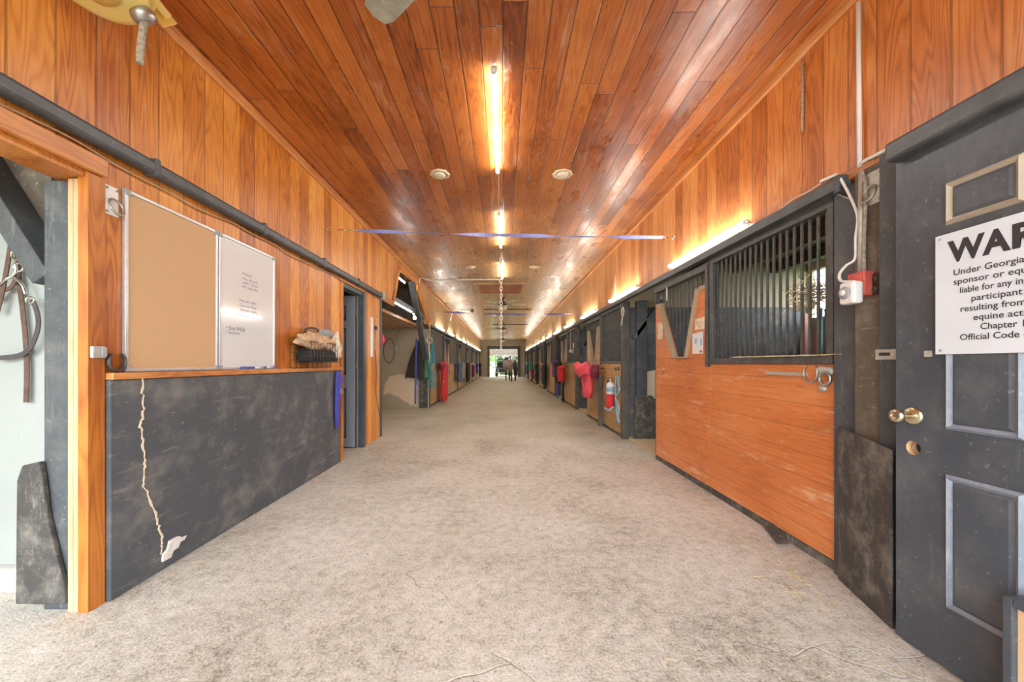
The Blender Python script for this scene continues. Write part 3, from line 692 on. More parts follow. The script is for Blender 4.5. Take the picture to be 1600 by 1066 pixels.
mb = MB(); mb.lathe([(.029, 0), (.029, .005), (.024, .008), (.010, .009), (0, .009)], (1.6245, TY + .006, TZ + .004), (-1, 0, 0), 28); mb.build('dial', M['grey_plastic'], t)
mb = MB(); mb.lathe([(.014, 0), (.014, .004), (0, .005)], (1.614, TY + .006, TZ + .004), (-1, 0, 0), 20); mb.build('knob', M['white_plastic'], t)
OY = F * 1.735 / (1369 - VX); OZ = zR(1369, 444, 1.735)
t = thing('wall_outlet', (1.739, OY, OZ), 'brown double outlet beside the red box', 'outlet')
mb = MB(); mb.box(1.7385, 1.728, OY - .022, OY + .022, OZ - .050, OZ + .050); mb.build('cover', M['brown_plastic'], t, bevel=.006)
mb = MB()
for dz in (-.024, .024): mb.lathe([(.015, 0), (.013, .003), (0, .003)], (1.7278, OY, OZ + dz), (-1, 0, 0), 16)
mb.build('sockets', M['leather_dark'], t)
def cable(name, pts, r, mat, label, cat='cable', k=8, n=6):
    P_ = [Vector(p) for p in pts]; out = []
    for i in range(len(P_) - 1):
        p0 = P_[max(i - 1, 0)]; p1 = P_[i]; p2 = P_[i + 1]; p3 = P_[min(i + 2, len(P_) - 1)]
        for j in range(n):
            u = j / n; out.append(.5 * ((2 * p1) + (p2 - p0) * u + (2 * p0 - 5 * p1 + 4 * p2 - p3) * u * u + (3 * p1 - p0 - 3 * p2 + p3) * u ** 3))
    out.append(P_[-1])
    mb = MB(); mb.tube(out, r, k)
    return tag(mb.build(name, mat), label, cat)
def pR(X, Y, w): return (w, F * w / (X - VX), zR(X, Y, w))
def pL(X, Y, w): return (-w, F * w / (VX - X), zL(X, Y, w))
PC = thing('power_cord', pR(1305, 278, 1.73), 'white power cord running from the wall tube down to the timer', 'cord')
def spline(pts, n=6):
    P_ = [Vector(p) for p in pts]; out = []
    for i in range(len(P_) - 1):
        p0 = P_[max(i - 1, 0)]; p1 = P_[i]; p2 = P_[i + 1]; p3 = P_[min(i + 2, len(P_) - 1)]
        for j in range(n):
            u = j / n; out.append(.5 * ((2 * p1) + (p2 - p0) * u + (2 * p0 - 5 * p1 + 4 * p2 - p3) * u * u + (3 * p1 - p0 - 3 * p2 + p3) * u ** 3))
    out.append(P_[-1]); return out
mb = MB(); mb.tube(spline([pR(1172, 350, 1.775), pR(1195, 346, 1.775), pR(1215, 330, 1.775), pR(1240, 311, 1.775), pR(1262, 300, 1.775), pR(1284, 286, 1.775)]), .004); mb.build('thin_wire', M['white_plastic'], PC)
mb = MB(); mb.bar(pR(1283, 284, 1.772), pR(1308, 273, 1.772), .02, .016); mb.build('plug', M['white_plastic'], PC, bevel=.003)
mb = MB(); mb.tube(spline([pR(1308, 273, 1.765), pR(1314, 281, 1.75), pR(1328, 306, 1.74), pR(1340, 338, 1.73), pR(1337, 372, 1.725), pR(1336, 404, 1.722), pR(1322, 415, 1.70), pR(1312, 428, 1.67), pR(1314, 439, 1.655), pR(1328, 440, 1.650), pR(1334, 440, 1.650)]), .0065); mb.build('cord', M['white_plastic'], PC)
cable('grey_cable', [pR(1303, 298, 1.775), pR(1315, 306, 1.775), pR(1336, 313, 1.75)], .004, M['grey_plastic'], 'short grey wire looping out under the rail end beside the white cord')
mb = MB(); mb.tube([pR(1346, 268, 1.725), pR(1344, 426, 1.725)], .011, 12); tag(mb.build('conduit_pipe', M['galv']), 'straight grey conduit pipe standing above the red box', 'conduit')
def spiral(name, pts, r, mat, label, pitch=.012):
    P_ = spline(pts, 10); L = 0; mb = MB(); rs = []; Q = []
    tot = sum((b - a).length for a, b in zip(P_, P_[1:])); nseg = int(tot / (pitch / 4)); acc = 0; i = 0; seg = 0
    for s in range(nseg + 1):
        tgt = tot * s / nseg
        while i < len(P_) - 2 and acc + (P_[i + 1] - P_[i]).length < tgt: acc += (P_[i + 1] - P_[i]).length; i += 1
        d = P_[i + 1] - P_[i]; Q.append(P_[i] + d * ((tgt - acc) / max(d.length, 1e-9))); rs.append(r * (1 + .14 * math.sin(s * PI / 2)))
    mb.tube(Q, rs, 10); return tag(mb.build(name, mat), label, 'conduit')
spiral('flexible_conduit', [pR(1345, 257, 1.79), pR(1352, 251, 1.785), pR(1380, 237, 1.78), pR(1480, 184, 1.78), pR(1600, 117, 1.78), pR(1800, 5, 1.78)], .009, M['white_plastic'], 'ribbed pale flexible conduit running along the wall above the black door')
spiral('flexible_conduit', [pR(1347, 270, 1.722), pR(1352, 290, 1.722), pR(1352, 330, 1.724), pR(1350, 380, 1.724), pR(1350, 424, 1.724)], .0075, M['hose'], 'ribbed dusty flexible conduit beside the straight pipe on the rough post')
mb = MB(); mb.tube([pR(1341, 4, 1.79), pR(1343, 262, 1.79)], .010, 12); tag(mb.build('conduit_pipe', M['white_plastic']), 'white conduit pipe standing on the orange wall above the rough post', 'conduit')
mb = MB(); mb.tube([pR(1254, 98, 1.80), pR(1254, 205, 1.80)], .006, 8); tag(mb.build('wood_strip', M['hose']), 'short grey strip on the orange wall left of the white pipe', 'strip')
for i, (X, ya, yb_, l) in enumerate(((1042, 448, 470, 'short pale streak pipe on the right wall near the blue strap hook'), (961, 432, 462, 'thin white pipe on the right wall above the second lit tube'))):
    mb = MB(); mb.tube([pR(X, ya, 1.80), pR(X, yb_, 1.80)], .006, 8); tag(mb.build('conduit_pipe', M['white_plastic']), l, 'conduit')
# handle bar, hanging rings, latch on the near stall wall
mb = MB(); mb.box(WR - .004, WR - .010, dR(1264), dR(1198), zR(1240, 587), zR(1240, 582)); tag(mb.build('latch_bar', M['galv']), 'thin flat metal bar on the near orange stall wall below its bars', 'latch')
def horseshoe(name, c, s, r, label, mat, plane='x', w=.012):
    mb = MB(); pts = []
    for i in range(17):
        q = math.radians(-60 + 300 * i / 16); pts.append((c[0] + s * .012, c[1] + r * math.sin(q - math.radians(90)) * .92, c[2] - r * math.cos(q - math.radians(90)) * -1.0 if False else c[2] + r * math.sin(0)))
    pts = [(c[0], c[1] + r * .9 * math.cos(q), c[2] + r * 1.08 * math.sin(q)) for q in [math.radians(130 + 280 * i / 18) for i in range(19)]]
    mb.tube(pts, [w * (1.0 + .35 * math.sin(PI * i / 18)) for i in range(19)], 8, flat=(1, .45)); return tag(mb.build(name, mat), label, 'horseshoe')
horseshoe('horseshoe', (WR - .03, dR(1267, WR - .03), zR(1267, 583, WR - .03)), -1, .052, 'steel ring shoe hanging under the bars of the near orange stall wall', M['steel'], w=.007)
t = thing('stall_latch', (WR - .02, dR(1296), zR(1296, 590)), 'rusty pale latch and loop at the corner of the near orange stall wall', 'latch')
mb = MB(); mb.ball((WR - .02, dR(1291), zR(1291, 578)), .03, (.6, 1.3, .7)); mb.ball((WR - .015, dR(1300), zR(1300, 580)), .026, (.6, 1.2, .9)); mb.build('body', M['galv'], t)
mb = MB(); mb.tube([(WR - .03, dR(1297) + .034 * math.cos(q), zR(1297, 592) + .036 * math.sin(q)) for q in [2 * PI * i / 20 for i in range(20)]], .009, 8, True); mb.build('ring', M['steel'], t)
mb = MB(); mb.ball((WR - .015, dR(1290), zR(1290, 607)), .022, (.7, 1.1, 1)); mb.build('clip', M['galv'], t)
# papers on the near stall door
t = thing('notice', pR(1091, 537, WR - .008), 'white notice sheet stapled right of the V notch on the orange stall door', 'notice')
mb = MB(); ya, yb_ = dR(1100), dR(1083); za, zb = zR(1091, 553), zR(1091, 520); mb.box(WR - .0062, WR - .0075, ya, yb_, za, zb); mb.build('sheet', M['paper'], t)
mb = MB()
for i in range(3): put_text(mb, ['No entry', 'feed twice a day', 'call office'][i] if False else '~ ~ ~~', (WR - .0082, (ya + yb_) / 2, zb - .03 - .05 * i), RX, UZ, .02, .09 - .02 * i)
mb.box(WR - .0076, WR - .0082, (ya + yb_) / 2 + .01, (ya + yb_) / 2 + .05, zb - .10, zb - .05); mb.box(WR - .0076, WR - .0082, ya + .02, ya + .05, zb - .12, zb - .06); mb.box(WR - .0076, WR - .0082, ya + .015, ya + .06, za + .012, za + .03, 1)
mb.build('print', [M['cyan_rope'], M['red_plastic']], t)
mb = MB(); mb.box(WR - .0062, WR - .0075, dR(1037), dR(1029), zR(1033, 530), zR(1033, 505)); tag(mb.build('notice', M['cream_cloth']), 'torn pale paper stapled left of the V notch on the orange stall door', 'notice')
mb = MB(); mb.box(WR - .0062, WR - .0075, dR(1102), dR(1087), zR(1094, 515), zR(1094, 497)); tag(mb.build('notice', M['cream_cloth']), 'faded scrap of paper just above the white notice on the orange stall door', 'notice')
# rubber flap sticking out at the foot
mb = MB(); q = [pR(1186, 815, WR - .012), pR(1200, 815, WR - .012), pR(1232, 850, WR - .06), pR(1215, 850, WR - .11)]
mb.add([Vector(p) for p in q] + [Vector(p) + Vector((0, -.004, .006)) for p in q], [(0, 1, 2, 3), (7, 6, 5, 4), (0, 4, 5, 1), (1, 5, 6, 2), (2, 6, 7, 3), (3, 7, 4, 0)])
for v_ in mb.v: v_.z = max(v_.z, .003)
tag(mb.build('rubber_flap', M['rubber']), 'torn black rubber flap curling out under the near orange stall wall', 'flap')
# things seen inside the near stall: window frame, green posts, hay
mb = MB()
for (X, Y0, Y1, mt, wd) in ((1259, 490, 552, 0, .05), (1279, 520, 552, 0, .05)):
    p = at(X, Y0, 5.0); mb.box(p.x - .03, p.x + .03, 4.98, 5.03, .02, p.z, mt)
tag(mb.build('post_pair', M['pinkpaint']), 'faded red uprights inside the near stall under the window', 'post')
for i, (X, l) in enumerate(((1281, 'narrow green pipe inside the near stall below its window'), (1296, 'wider green pipe inside the near stall beside its last bars'))):
    p = at(X, 482, 4.6); mb = MB(); mb.tube([(p.x, 4.6, .03), (p.x, 4.6, p.z)], .03 if i == 0 else .05, 14); tag(mb.build('green_pipe', M['greenpaint']), l, 'pipe')
def straw_patch(name, regions, n, r, label, kind='stuff', L=(.05, .14)):
    mb = MB()
    for i in range(n):
        c, ex = random.choice(regions); p = Vector((min(1.55, max(-1.78, c[0] + random.gauss(0, ex[0]))) if name == 'straw' else c[0] + random.gauss(0, ex[0]), c[1] + random.gauss(0, ex[1]), max(c[2] + random.gauss(0, ex[2]), .006)))
        q = random.uniform(0, 2 * PI); e = random.gauss(0, .5) if ex[2] > .01 else 0; l = random.uniform(*L) / 2
        d = Vector((math.cos(q) * math.cos(e), math.sin(q) * math.cos(e), math.sin(e))) * l
        mb.bar(p - d, p + d, r, r)
    return tag(mb.build(name, M['straw']), label, 'hay', None, kind)
g = [(at(X, Y, d), (.035, .06, .035)) for X, Y, d in ((1258, 455, 2.30), (1270, 468, 2.25), (1262, 478, 2.3), (1290, 450, 2.2))]
straw_patch('hay', g, 170, .0035, 'wisps of hay poking through the bars of the near stall')
g = [((1.60, 2.0, .006), (.10, .25, .0)), ((1.5, 1.85, .006), (.15, .12, .0)), ((1.7, 2.8, .006), (.06, .4, 0)), ((1.2, 1.7, .006), (.3, .3, 0)), ((-1.5, 2.2, .006), (.25, .3, 0)), ((1.75, 4.7, .03), (.12, .4, .012)), ((.3, 3.0, .006), (.9, 1.2, 0))]
straw_patch('straw', g, 190, .0022, 'loose straw bits on the concrete floor', L=(.02, .07))
g = [((1.80, 2.2, 1.178), (.012, .12, .002)), ((1.79, 2.5, 1.178), (.012, .2, .002))]
straw_patch('hay', g, 60, .003, 'strands of hay on the sill under the near stall bars')
# ------------------------------------------------------------------ left wall fittings
T = thing('door_track', (-WL + .04, 2., 2.15), 'long grey black sliding door rail above the cork board', 'track')
mb = MB(); yE = dL(599, 1.82); mb.box(-WL + .002, -WL + .062, YB, yE, 2.125, 2.20); mb.build('rail', M['rail'], T, bevel=.018)
mb = MB(); mb.box(-WL + .001, -WL + .08, yE + .001, yE + .05, 2.10, 2.22); mb.build('end_cap', M['steel'], T, bevel=.006)
for X in (246, 415, 508, 562):
    y = dL(X, 1.83); mb = MB(); mb.box(-WL + .001, -WL + .068, y - .014, y + .014, 2.118, 2.212); mb.build('bracket', M['rail'], T, bevel=.006)
cable('wall_wire', [(-WL + .012, y, 2.095 + .010 * math.sin(y * 5.1) + .006 * math.sin(y * 13)) for y in [yP0 - 1.5 + .16 * i for i in range(27)]], .0045, M['cable_tan'], 'wavy tan wire stapled under the rail on the left wall')
t = ring_plate(-1, -WL, dL(173), zL(173, 314), 'pale plate with a tie ring left of the cork board', .062, .14)
for ch in t.children:
    if ch.name.startswith('plate'): ch.data.materials[0] = M['white_plastic']
horseshoe('horseshoe', (-WL + .016, dL(177), zL(177, 565)), 1, .043, 'dark horseshoe nailed up beside the lower corner of the cork board', plain('dark_iron', (.09, .085, .085), .5, .5), w=.0105)
t = thing('door_catch', (-WL + .02, dL(145), zL(145, 550)), 'small steel catch screwed on the orange casing post', 'catch')
mb = MB(); mb.box(-WL + .012, -WL + .030, dL(135), dL(157), zL(145, 560), zL(145, 541)); mb.build('body', M['galv'], t, bevel=.006)
mb = MB(); mb.box(-WL + .0305, -WL + .036, dL(148), dL(156), zL(150, 558), zL(150, 543)); mb.build('catch_tongue', M['grey_plastic'], t, bevel=.003)
def board(name, X0, X1, label, cat, face, group=None):
    y0, y1 = dL(X0, WL - .015), dL(X1, WL - .015); z0, z1 = 1.088, 1.998
    t = thing(name, (-WL, (y0 + y1) / 2, z0), label, cat)
    mb = MB(); mb.box(-WL + .003, -WL + .013, y0 + .004, y1 - .004, z0 + .004, z1 - .004); mb.build('surface', face, t)
    mb = MB(); f = .016; x0, x1 = -WL + .001, -WL + .020
    mb.box(x0, x1, y0, y0 + f, z0, z1); mb.box(x0, x1, y1 - f, y1, z0, z1); mb.box(x0, x1, y0 + f, y1 - f, z0, z0 + f); mb.box(x0, x1, y0 + f, y1 - f, z1 - f, z1)
    mb.build('board_frame', M['alu'], t, bevel=.002)
    for yy in (y0, y1 - .028):
        for zz in (z0, z1 - .028):
            mb = MB(); mb.box(x0, x1 + .003, yy - .001, yy + .029, zz - .001, zz + .029); mb.build('corner_cap', M['grey_plastic'], t, bevel=.003)
    return t, y0, y1
board('cork_board', 194.5, 340, 'tan cork notice board in an aluminium frame, left of the whiteboard', 'notice board', M['cork'])
WB, wy0, wy1 = board('whiteboard', 341.5, 429, 'whiteboard with dark handwriting in an aluminium frame, right of the cork board', 'whiteboard', M['whiteboard'])
LX = (0, 1, 0)
mb = MB(); xw = -WL + .0138
for X, Y, s, h in ((379, 429, 'Feed:', .026), (379, 436.5, 'Hay  Brandy', .024), (379, 443, 'AM  Oats', .022), (379, 449.5, 'PM  Sweet Mix', .024),
                   (371, 470, '- Hay per night', .030), (371, 477.5, '- Turn out Ruby', .028), (373, 485, '- Sawdust + bales', .026), (373, 494, '- ice the water', .022),
                   (354, 514.5, '\u2022 Easy FAQs', .038), (354, 521, '\u2022 Suzanne', .026)):
    dx = {379: 24, 371: 30, 373: 28, 354: 29}[X] * (.62 if s[0] == 'F' else .72 if 'Suz' in s else 1)
    y0 = dL(X, WL - .014); y1 = dL(X + dx, WL - .014)
    mb = MB(); put_text(mb, s, (xw, y0, zL(X, Y, WL - .014)), LX, UZ, h * .72, (y1 - y0), 'l', shear=.25); mb.build('handwriting', M['ink_blue'], WB)
mb = MB()
for i, y in enumerate((2.60, 2.74, 2.86)):
    mb = MB(); mb.tube([(-WL + .034, y, 1.099), (-WL + .034, y + .10, 1.099)], .008, 10, m=0); mb.tube([(-WL + .034, y + .101, 1.099), (-WL + .034, y + .13, 1.099)], .0085, 10, m=1)
    tag(mb.build('marker_pen', [M['whiteboard'] if i else M['blue_bright'], M['blue_bright']]), ['blue marker pen lying nearest on the tray of the whiteboard', 'white marker pen with blue cap in the middle below the whiteboard', 'white marker pen with blue cap at the far end below the whiteboard'][i], 'marker')
mb = MB(); mb.box(-WL + .0205, -WL + .045, 2.55, 3.0, 1.0865, 1.0905); tag(mb.build('marker_tray', M['alu']), 'narrow aluminium marker tray under the whiteboard', 'tray')
# wire basket
by0, by1 = dL(474, 1.80), dL(527, 1.76)
bz0, bz1 = 1.14, 1.33; bx0, bx1 = -WL + .012, -WL + .155
BK = thing('wire_basket', (-WL, (by0 + by1) / 2, bz0), 'dark wire basket hooked on a wall grid and filled with rags', 'basket')
mb = MB()
for i in range(11):
    y = by0 + (by1 - by0) * i / 10; mb.tube([(bx0, y, bz1), (bx0, y, bz0), (bx1, y, bz0), (bx1 + .01, y, bz1)], .0028, 6)
for z in (bz0, bz0 + .06, bz0 + .12, bz1): mb.tube([(bx0, by0, z), (bx1 + .003, by0, z), (bx1 + .003, by1, z), (bx0, by1, z)], .003 if z < bz1 else .0045, 6, True)
mb.build('basket', M['wire'], BK)
mb = MB()
for i in range(9): y = by0 - .06 + (by1 - by0 + .18) * i / 8; mb.tube([(-WL + .006, y, 1.09), (-WL + .006, y, 1.36)], .0025, 6)
for z in (1.09, 1.16, 1.23, 1.30, 1.36): mb.tube([(-WL + .006, by0 - .06, z), (-WL + .006, by1 + .12, z)], .0025, 6)
mb.build('wall_grid', M['wire'], BK)
mb = MB(); mb.box(bx0 + .006, bx1 - .006, by0 + .01, by1 - .01, bz0 + .006, bz0 + .115)
tag(mb.build('black_liner_box', M['black_cloth'], bevel=.02), 'black box sitting in the bottom of the wire basket', 'box')
def lump(name, c, rx, ry, rz, mat, label, cat, seed=0, wr=.28, group=None, parent=None):
    mb = MB(); c = Vector(c); rings = []; K, R = 28, 16
    for i in range(R + 1):
        t_ = PI * i / R; row = []
        for j in range(K):
            q = 2 * PI * j / K; d = Vector((math.sin(t_) * math.cos(q), math.sin(t_) * math.sin(q), -math.cos(t_)))
            s_ = 1 + wr * mnoise.noise(d * 2.2 + Vector((seed, seed * 2.1, 0))) * 1.5 + wr * .5 * mnoise.noise(d * 5 + Vector((seed, 0, 3)))
            row.append(c + Vector((d.x * rx, d.y * ry, d.z * rz)) * s_)
        rings.append(row)
    mb.ring_skin(rings); o = mb.build(name, mat, parent)
    return tag(o, label, cat, group) if parent is None else o
cy = (by0 + by1) / 2
lump('rag', (-WL + .09, cy - .05, 1.345), .075, .34, .075, M['towel'], 'tan towel heaped along the top of the wire basket', 'rag', 3)
lump('rag', (-WL + .13, cy + .27, 1.30), .045, .08, .14, M['cream_cloth'], 'cream rag hanging over the far end of the wire basket', 'rag', 8)
lump('rag', (-WL + .085, cy + .12, 1.43), .05, .14, .045, M['grey_cloth'], 'grey rag on top of the heap in the wire basket', 'rag', 5)
mb = MB(); mb.tube([(-WL + .08 + .01 * math.sin(q), cy - .12 + .12 * math.cos(q), 1.435 + .03 * math.sin(q)) for q in [2 * PI * i / 18 for i in range(18)]], .011, 8, True)
tag(mb.build('girth_strap', M['leather_dark']), 'looped dark strap lying on the rags in the wire basket', 'strap')
def bundle(mb, pts, rw, rt, seed=0, folds=5, amp=.22, m=0, K=26, side='y'):
    """a hanging, folded cloth: rings of width rw (along the wall) and thickness rt down a path"""
    P_ = spline(pts, 5); n_ = len(P_); rings = []
    for i, p in enumerate(P_):
        u = i / (n_ - 1); f = u * (len(rw) - 1); a = min(int(f), len(rw) - 2); t_ = f - a
        w_ = rw[a] * (1 - t_) + rw[a + 1] * t_; h_ = rt[a] * (1 - t_) + rt[a + 1] * t_
        row = []
        for j in range(K):
            q = 2 * PI * j / K
            k_ = 1 + amp * math.sin(folds * q + seed + 1.2 * math.sin(u * 4 + seed)) + .22 * mnoise.noise(Vector((math.cos(q) * 1.4, math.sin(q) * 1.4, u * 4 + seed)))
            row.append(p + (Vector((math.sin(q) * h_ * k_, math.cos(q) * w_, 0)) if side == 'y' else Vector((math.cos(q) * w_, math.sin(q) * h_ * k_, 0))) + Vector((0, 0, .02 * math.sin(3 * q + seed) * w_ / .2)))
        rings.append(row)
    mb.ring_skin(rings, m=m)
# blue halter on the end of the black panel
yh = dL(524, WL - .03)
t = thing('halter', (-WL + .05, yh, .65), 'blue nylon halter hanging on the end of the black panel below the basket', 'halter')
mb = MB(); bundle(mb, [(-WL + .06, yh, 1.04), (-WL + .065, yh + .01, .95), (-WL + .06, yh, .80), (-WL + .055, yh - .01, .60), (-WL + .05, yh, .42)], [.045, .07, .06, .05, .03], [.022, .03, .024, .02, .014], 2, 4); mb.build('webbing', M['blue'], t)
mb = MB(); mb.tube([(-WL + .10, yh + .03 * math.cos(q), .82 + .03 * math.sin(q)) for q in [2 * PI * i / 16 for i in range(16)]], .004, 8, True); mb.build('ring', M['steel'], t)
# inner door of the left doorway (hinged on the far jamb, swung into the room)
DD = thing('door', (-WL - .09, yD1 - .03, 0), 'blue grey panelled door standing open inside the left doorway', 'door')
dx0, dx1 = -WL - .085, -WL - .85; dyf = yD1 - .045
mb = MB(); mb.box(dx0, dx1, dyf, dyf + .04, .015, 2.03); mb.build('door_slab', M['door_bluegrey'], DD, bevel=.002)
for xa, xb2 in ((dx0 - .11, dx0 - .33), (dx0 - .44, dx0 - .66)):
    for za, zb in ((.14, .80), (.98, 1.60), (1.70, 1.90)):
        mb = MB(); e = .022
        for b_ in ((xa, xa - e, za, zb), (xb2, xb2 + e, za, zb), (xa, xb2, za, za + e), (xa, xb2, zb - e, zb)): mb.box(b_[0], b_[1], dyf - .006, dyf - .0005, b_[2], b_[3])
        mb.build('panel_moulding', M['door_black'], DD)
        mb = MB(); mb.box(xa - .05, xb2 + .05, dyf - .008, dyf - .0005, za + .05, zb - .05); mb.build('raised_panel', M['door_bluegrey'], DD, bevel=.006)
for z in (.3, 1.1, 1.8): mb = MB(); mb.box(dx0 + .002, dx0 + .008, dyf + .002, dyf + .038, z - .045, z + .045); mb.build('hinge', M['brass'], DD)
# white strip, scissors on the board right of the doorway
mb = MB(); mb.box(-WL + .001, -WL + .010, dL(578), dL(582), zL(580, 558), zL(580, 496)); tag(mb.build('measuring_strip', M['white_plastic']), 'white strip fixed on the narrow board right of the left doorway', 'strip')
ys, zs = dL(586.5), zL(586.5, 516)
t = thing('scissors', (-WL + .01, ys, zs), 'dark scissors hanging on the narrow board beside the white strip', 'scissors')
mb = MB()
for dy in (-.03, .03): mb.tube([(-WL + .008, ys + dy + .022 * math.cos(q), zs + .03 + .028 * math.sin(q)) for q in [2 * PI * i / 14 for i in range(14)]], .005, 6, True)
mb.build('handles', M['ink'], t)
mb = MB(); mb.bar((-WL + .008, ys - .015, zs + .005), (-WL + .008, ys + .012, zs - .12), .004, .014, (0, 1, 0)); mb.bar((-WL + .011, ys + .015, zs + .005), (-WL + .011, ys - .012, zs - .12), .004, .014, (0, 1, 0)); mb.build('blades', M['steel'], t)
cable('dangling_rope', [(-WL + .012, dL(585), 1.32), (-WL + .012, dL(587), 1.0), (-WL + .014, dL(586), .7), (-WL + .012, dL(590), .45), (-WL + .012, dL(593), .3)], .004, M['ink'], 'thin black cord trailing down the narrow board right of the doorway')
# bridle in the near opening on the pale wall
yw = 1.80
def pw(X, Y, d=0): p = at(X, Y, 1.84 - d); return p
BR = thing('bridle', pw(25, 430, .03), 'brown leather bridle with steel bit hanging on the pale wall', 'bridle')
def strap(pts, wd, mat, name, th=.004, d=.02):
    mb = MB(); P_ = spline([pw(x, y, d) for x, y in pts], 8); vs = []; fs = []
    for i, p in enumerate(P_):
        tt = (P_[min(i + 1, len(P_) - 1)] - P_[max(i - 1, 0)]); tt.y = 0; tt.normalize(); nn_ = Vector((tt.z, 0, -tt.x))
        vs += [p + nn_ * wd / 2 + Vector((0, -th / 2, 0)), p - nn_ * wd / 2 + Vector((0, -th / 2, 0)), p - nn_ * wd / 2 + Vector((0, th / 2, 0)), p + nn_ * wd / 2 + Vector((0, th / 2, 0))]
    for i in range(len(P_) - 1):
        for j in range(4): fs.append((4 * i + j, 4 * i + (j + 1) % 4, 4 * i + 4 + (j + 1) % 4, 4 * i + 4 + j))
    fs += [(3, 2, 1, 0), tuple(4 * (len(P_) - 1) + j for j in range(4))]
    mb.add(vs, fs); return mb.build(name, mat, BR)
strap([(24, 340), (26, 380), (29, 420), (31, 450), (35, 480), (40, 530), (42, 580), (41, 629)], .024, M['leather'], 'cheek_strap', .005, .02)
strap([(20, 355), (14, 400), (5, 450), (-5, 490)], .022, M['leather'], 'headpiece', .005, .034)
strap([(-10, 470), (5, 455), (18, 448), (28, 430)], .018, M['leather'], 'curb_strap', .005, .03)
strap([(50, 468), (57, 485), (60, 505), (56, 525), (46, 545), (28, 556), (-10, 560)], .022, M['leather_dark'], 'rein', .005, .035)
mb = MB(); c = pw(26, 398, .035); mb.tube([c + Vector((.026 * math.cos(q), 0, .024 * math.sin(q))) for q in [2 * PI * i / 20 for i in range(20)]], .004, 8, True); mb.tube([c + Vector((-.026, -.002, 0)), c + Vector((.02, -.002, 0))], .0035, 6); mb.build('buckle', M['brass'], BR)
mb = MB(); mb.tube(spline([pw(24, 412, .04), pw(25, 424, .04), pw(20, 432, .04), pw(28, 438, .04), pw(36, 447, .04), pw(40, 460, .04)], 6), .007, 8)
c = pw(29, 418, .036); mb.tube([c + Vector((.024 * math.cos(q), 0, .020 * math.sin(q))) for q in [2 * PI * i / 20 for i in range(20)]], .0045, 8, True)
c = pw(47, 469, .036); mb.tube([c + Vector((.020 * math.cos(q), 0, .016 * math.sin(q))) for q in [2 * PI * i / 20 for i in range(20)]], .004, 8, True)
mb.tube([pw(20, 432, .04), pw(10, 436, .04), pw(-5, 450, .04)], .006, 8); mb.build('bit', M['chrome'], BR)
# ------------------------------------------------------------------ ceiling things
def light_tube(p0, p1, label, group, r=.017, side=(0, 0, 1)):
    p0, p1 = Vector(p0), Vector(p1); d = (p1 - p0).normalized()
    t = thing('light_tube', (p0 + p1) / 2, label, 'light', group)
    sd = Vector(side)
    mb = MB(); mb.tube([p0, p1], r, 12); mb.build('tube', M['tube'], t)
    for a, q in ((p0, -1), (p1, 1)): mb = MB(); mb.tube([a + d * q * .001, a + d * q * .03], r * 1.1, 12); mb.build('end_cap', M['white_plastic'], t)
    mb = MB(); off = sd * (r + .008); mb.bar(p0 + off, p1 + off, .036, .012, sd); mb.build('base_strip', M['white_plastic'], t)
    return t
zt = HC - .034
dd = lambda Y: F * (zt - CH) / (VY - Y)
GCt = 'lit tubes on the ceiling centre line'
light_tube((-.060, dd(113), zt), (-.052, dd(268), zt), 'nearest bright tube on the middle of the ceiling', GCt)
light_tube((-.05, dd(336), zt), (-.035, dd(386), zt), 'second bright ceiling tube, above the blue strap', GCt)
light_tube((-.04, dd(413), zt), (-.02, dd(435), zt), 'third bright ceiling tube, just before the hatch', GCt)
cable('joining_wire', [(-.05, dd(270), zt), (-.045, dd(295), zt + .02), (-.05, dd(315), zt + .018), (-.05, dd(334), zt)], .004, M['white_plastic'], 'thin white cord joining the first two ceiling tubes')
GWr, GWl = 'lit tubes along the right wall', 'lit tubes along the left wall'
for k in range(12):
    y0 = 2.68 + 2.2 * k
    lb = ['lit tube on the right wall above the near stall bars', 'second lit tube along the right wall, past the first stall door'][k] if k < 2 else '%s lit tube from the camera along the right wall' % ORD[k]
    light_tube((WR - .045, y0, 2.158), (WR - .045, y0 + 1.2, 2.158), lb, GWr, side=(1, 0, 0))
for k in range(9):
    y0 = 10.3 + 2.25 * k
    light_tube((-WL + .045, y0, 2.162), (-WL + .045, y0 + 1.2, 2.162), '%s lit tube from the camera along the left wall' % ORD[k], GWl, side=(-1, 0, 0))
light_tube((-2.2, 7.1, 2.93), (-2.2, 8.2, 2.93), 'lit tube high in the loft above the side bay', 'bay lights', r=.010)
light_tube((-WL + .012, dL(613) + .02, 2.19), (-WL + .012, 7.55, 2.19), 'slim lit tube along the black beam of the side bay', 'bay lights', r=.006, side=(-1, 0, 0))
t = thing('bare_bulb', (-WL + .05, dL(648, 1.84), 2.23), 'glaring bare bulb on the black brace of the side bay', 'light')
mb = MB(); c = pL(648, 497, 1.80); mb.ball(c, .035); mb.build('bulb', M['bulb'], t)
mb = MB(); mb.tube([Vector(c) + Vector((0, 0, .035)), Vector(c) + Vector((-.03, 0, .10))], .018, 10); mb.build('socket', M['white_plastic'], t)
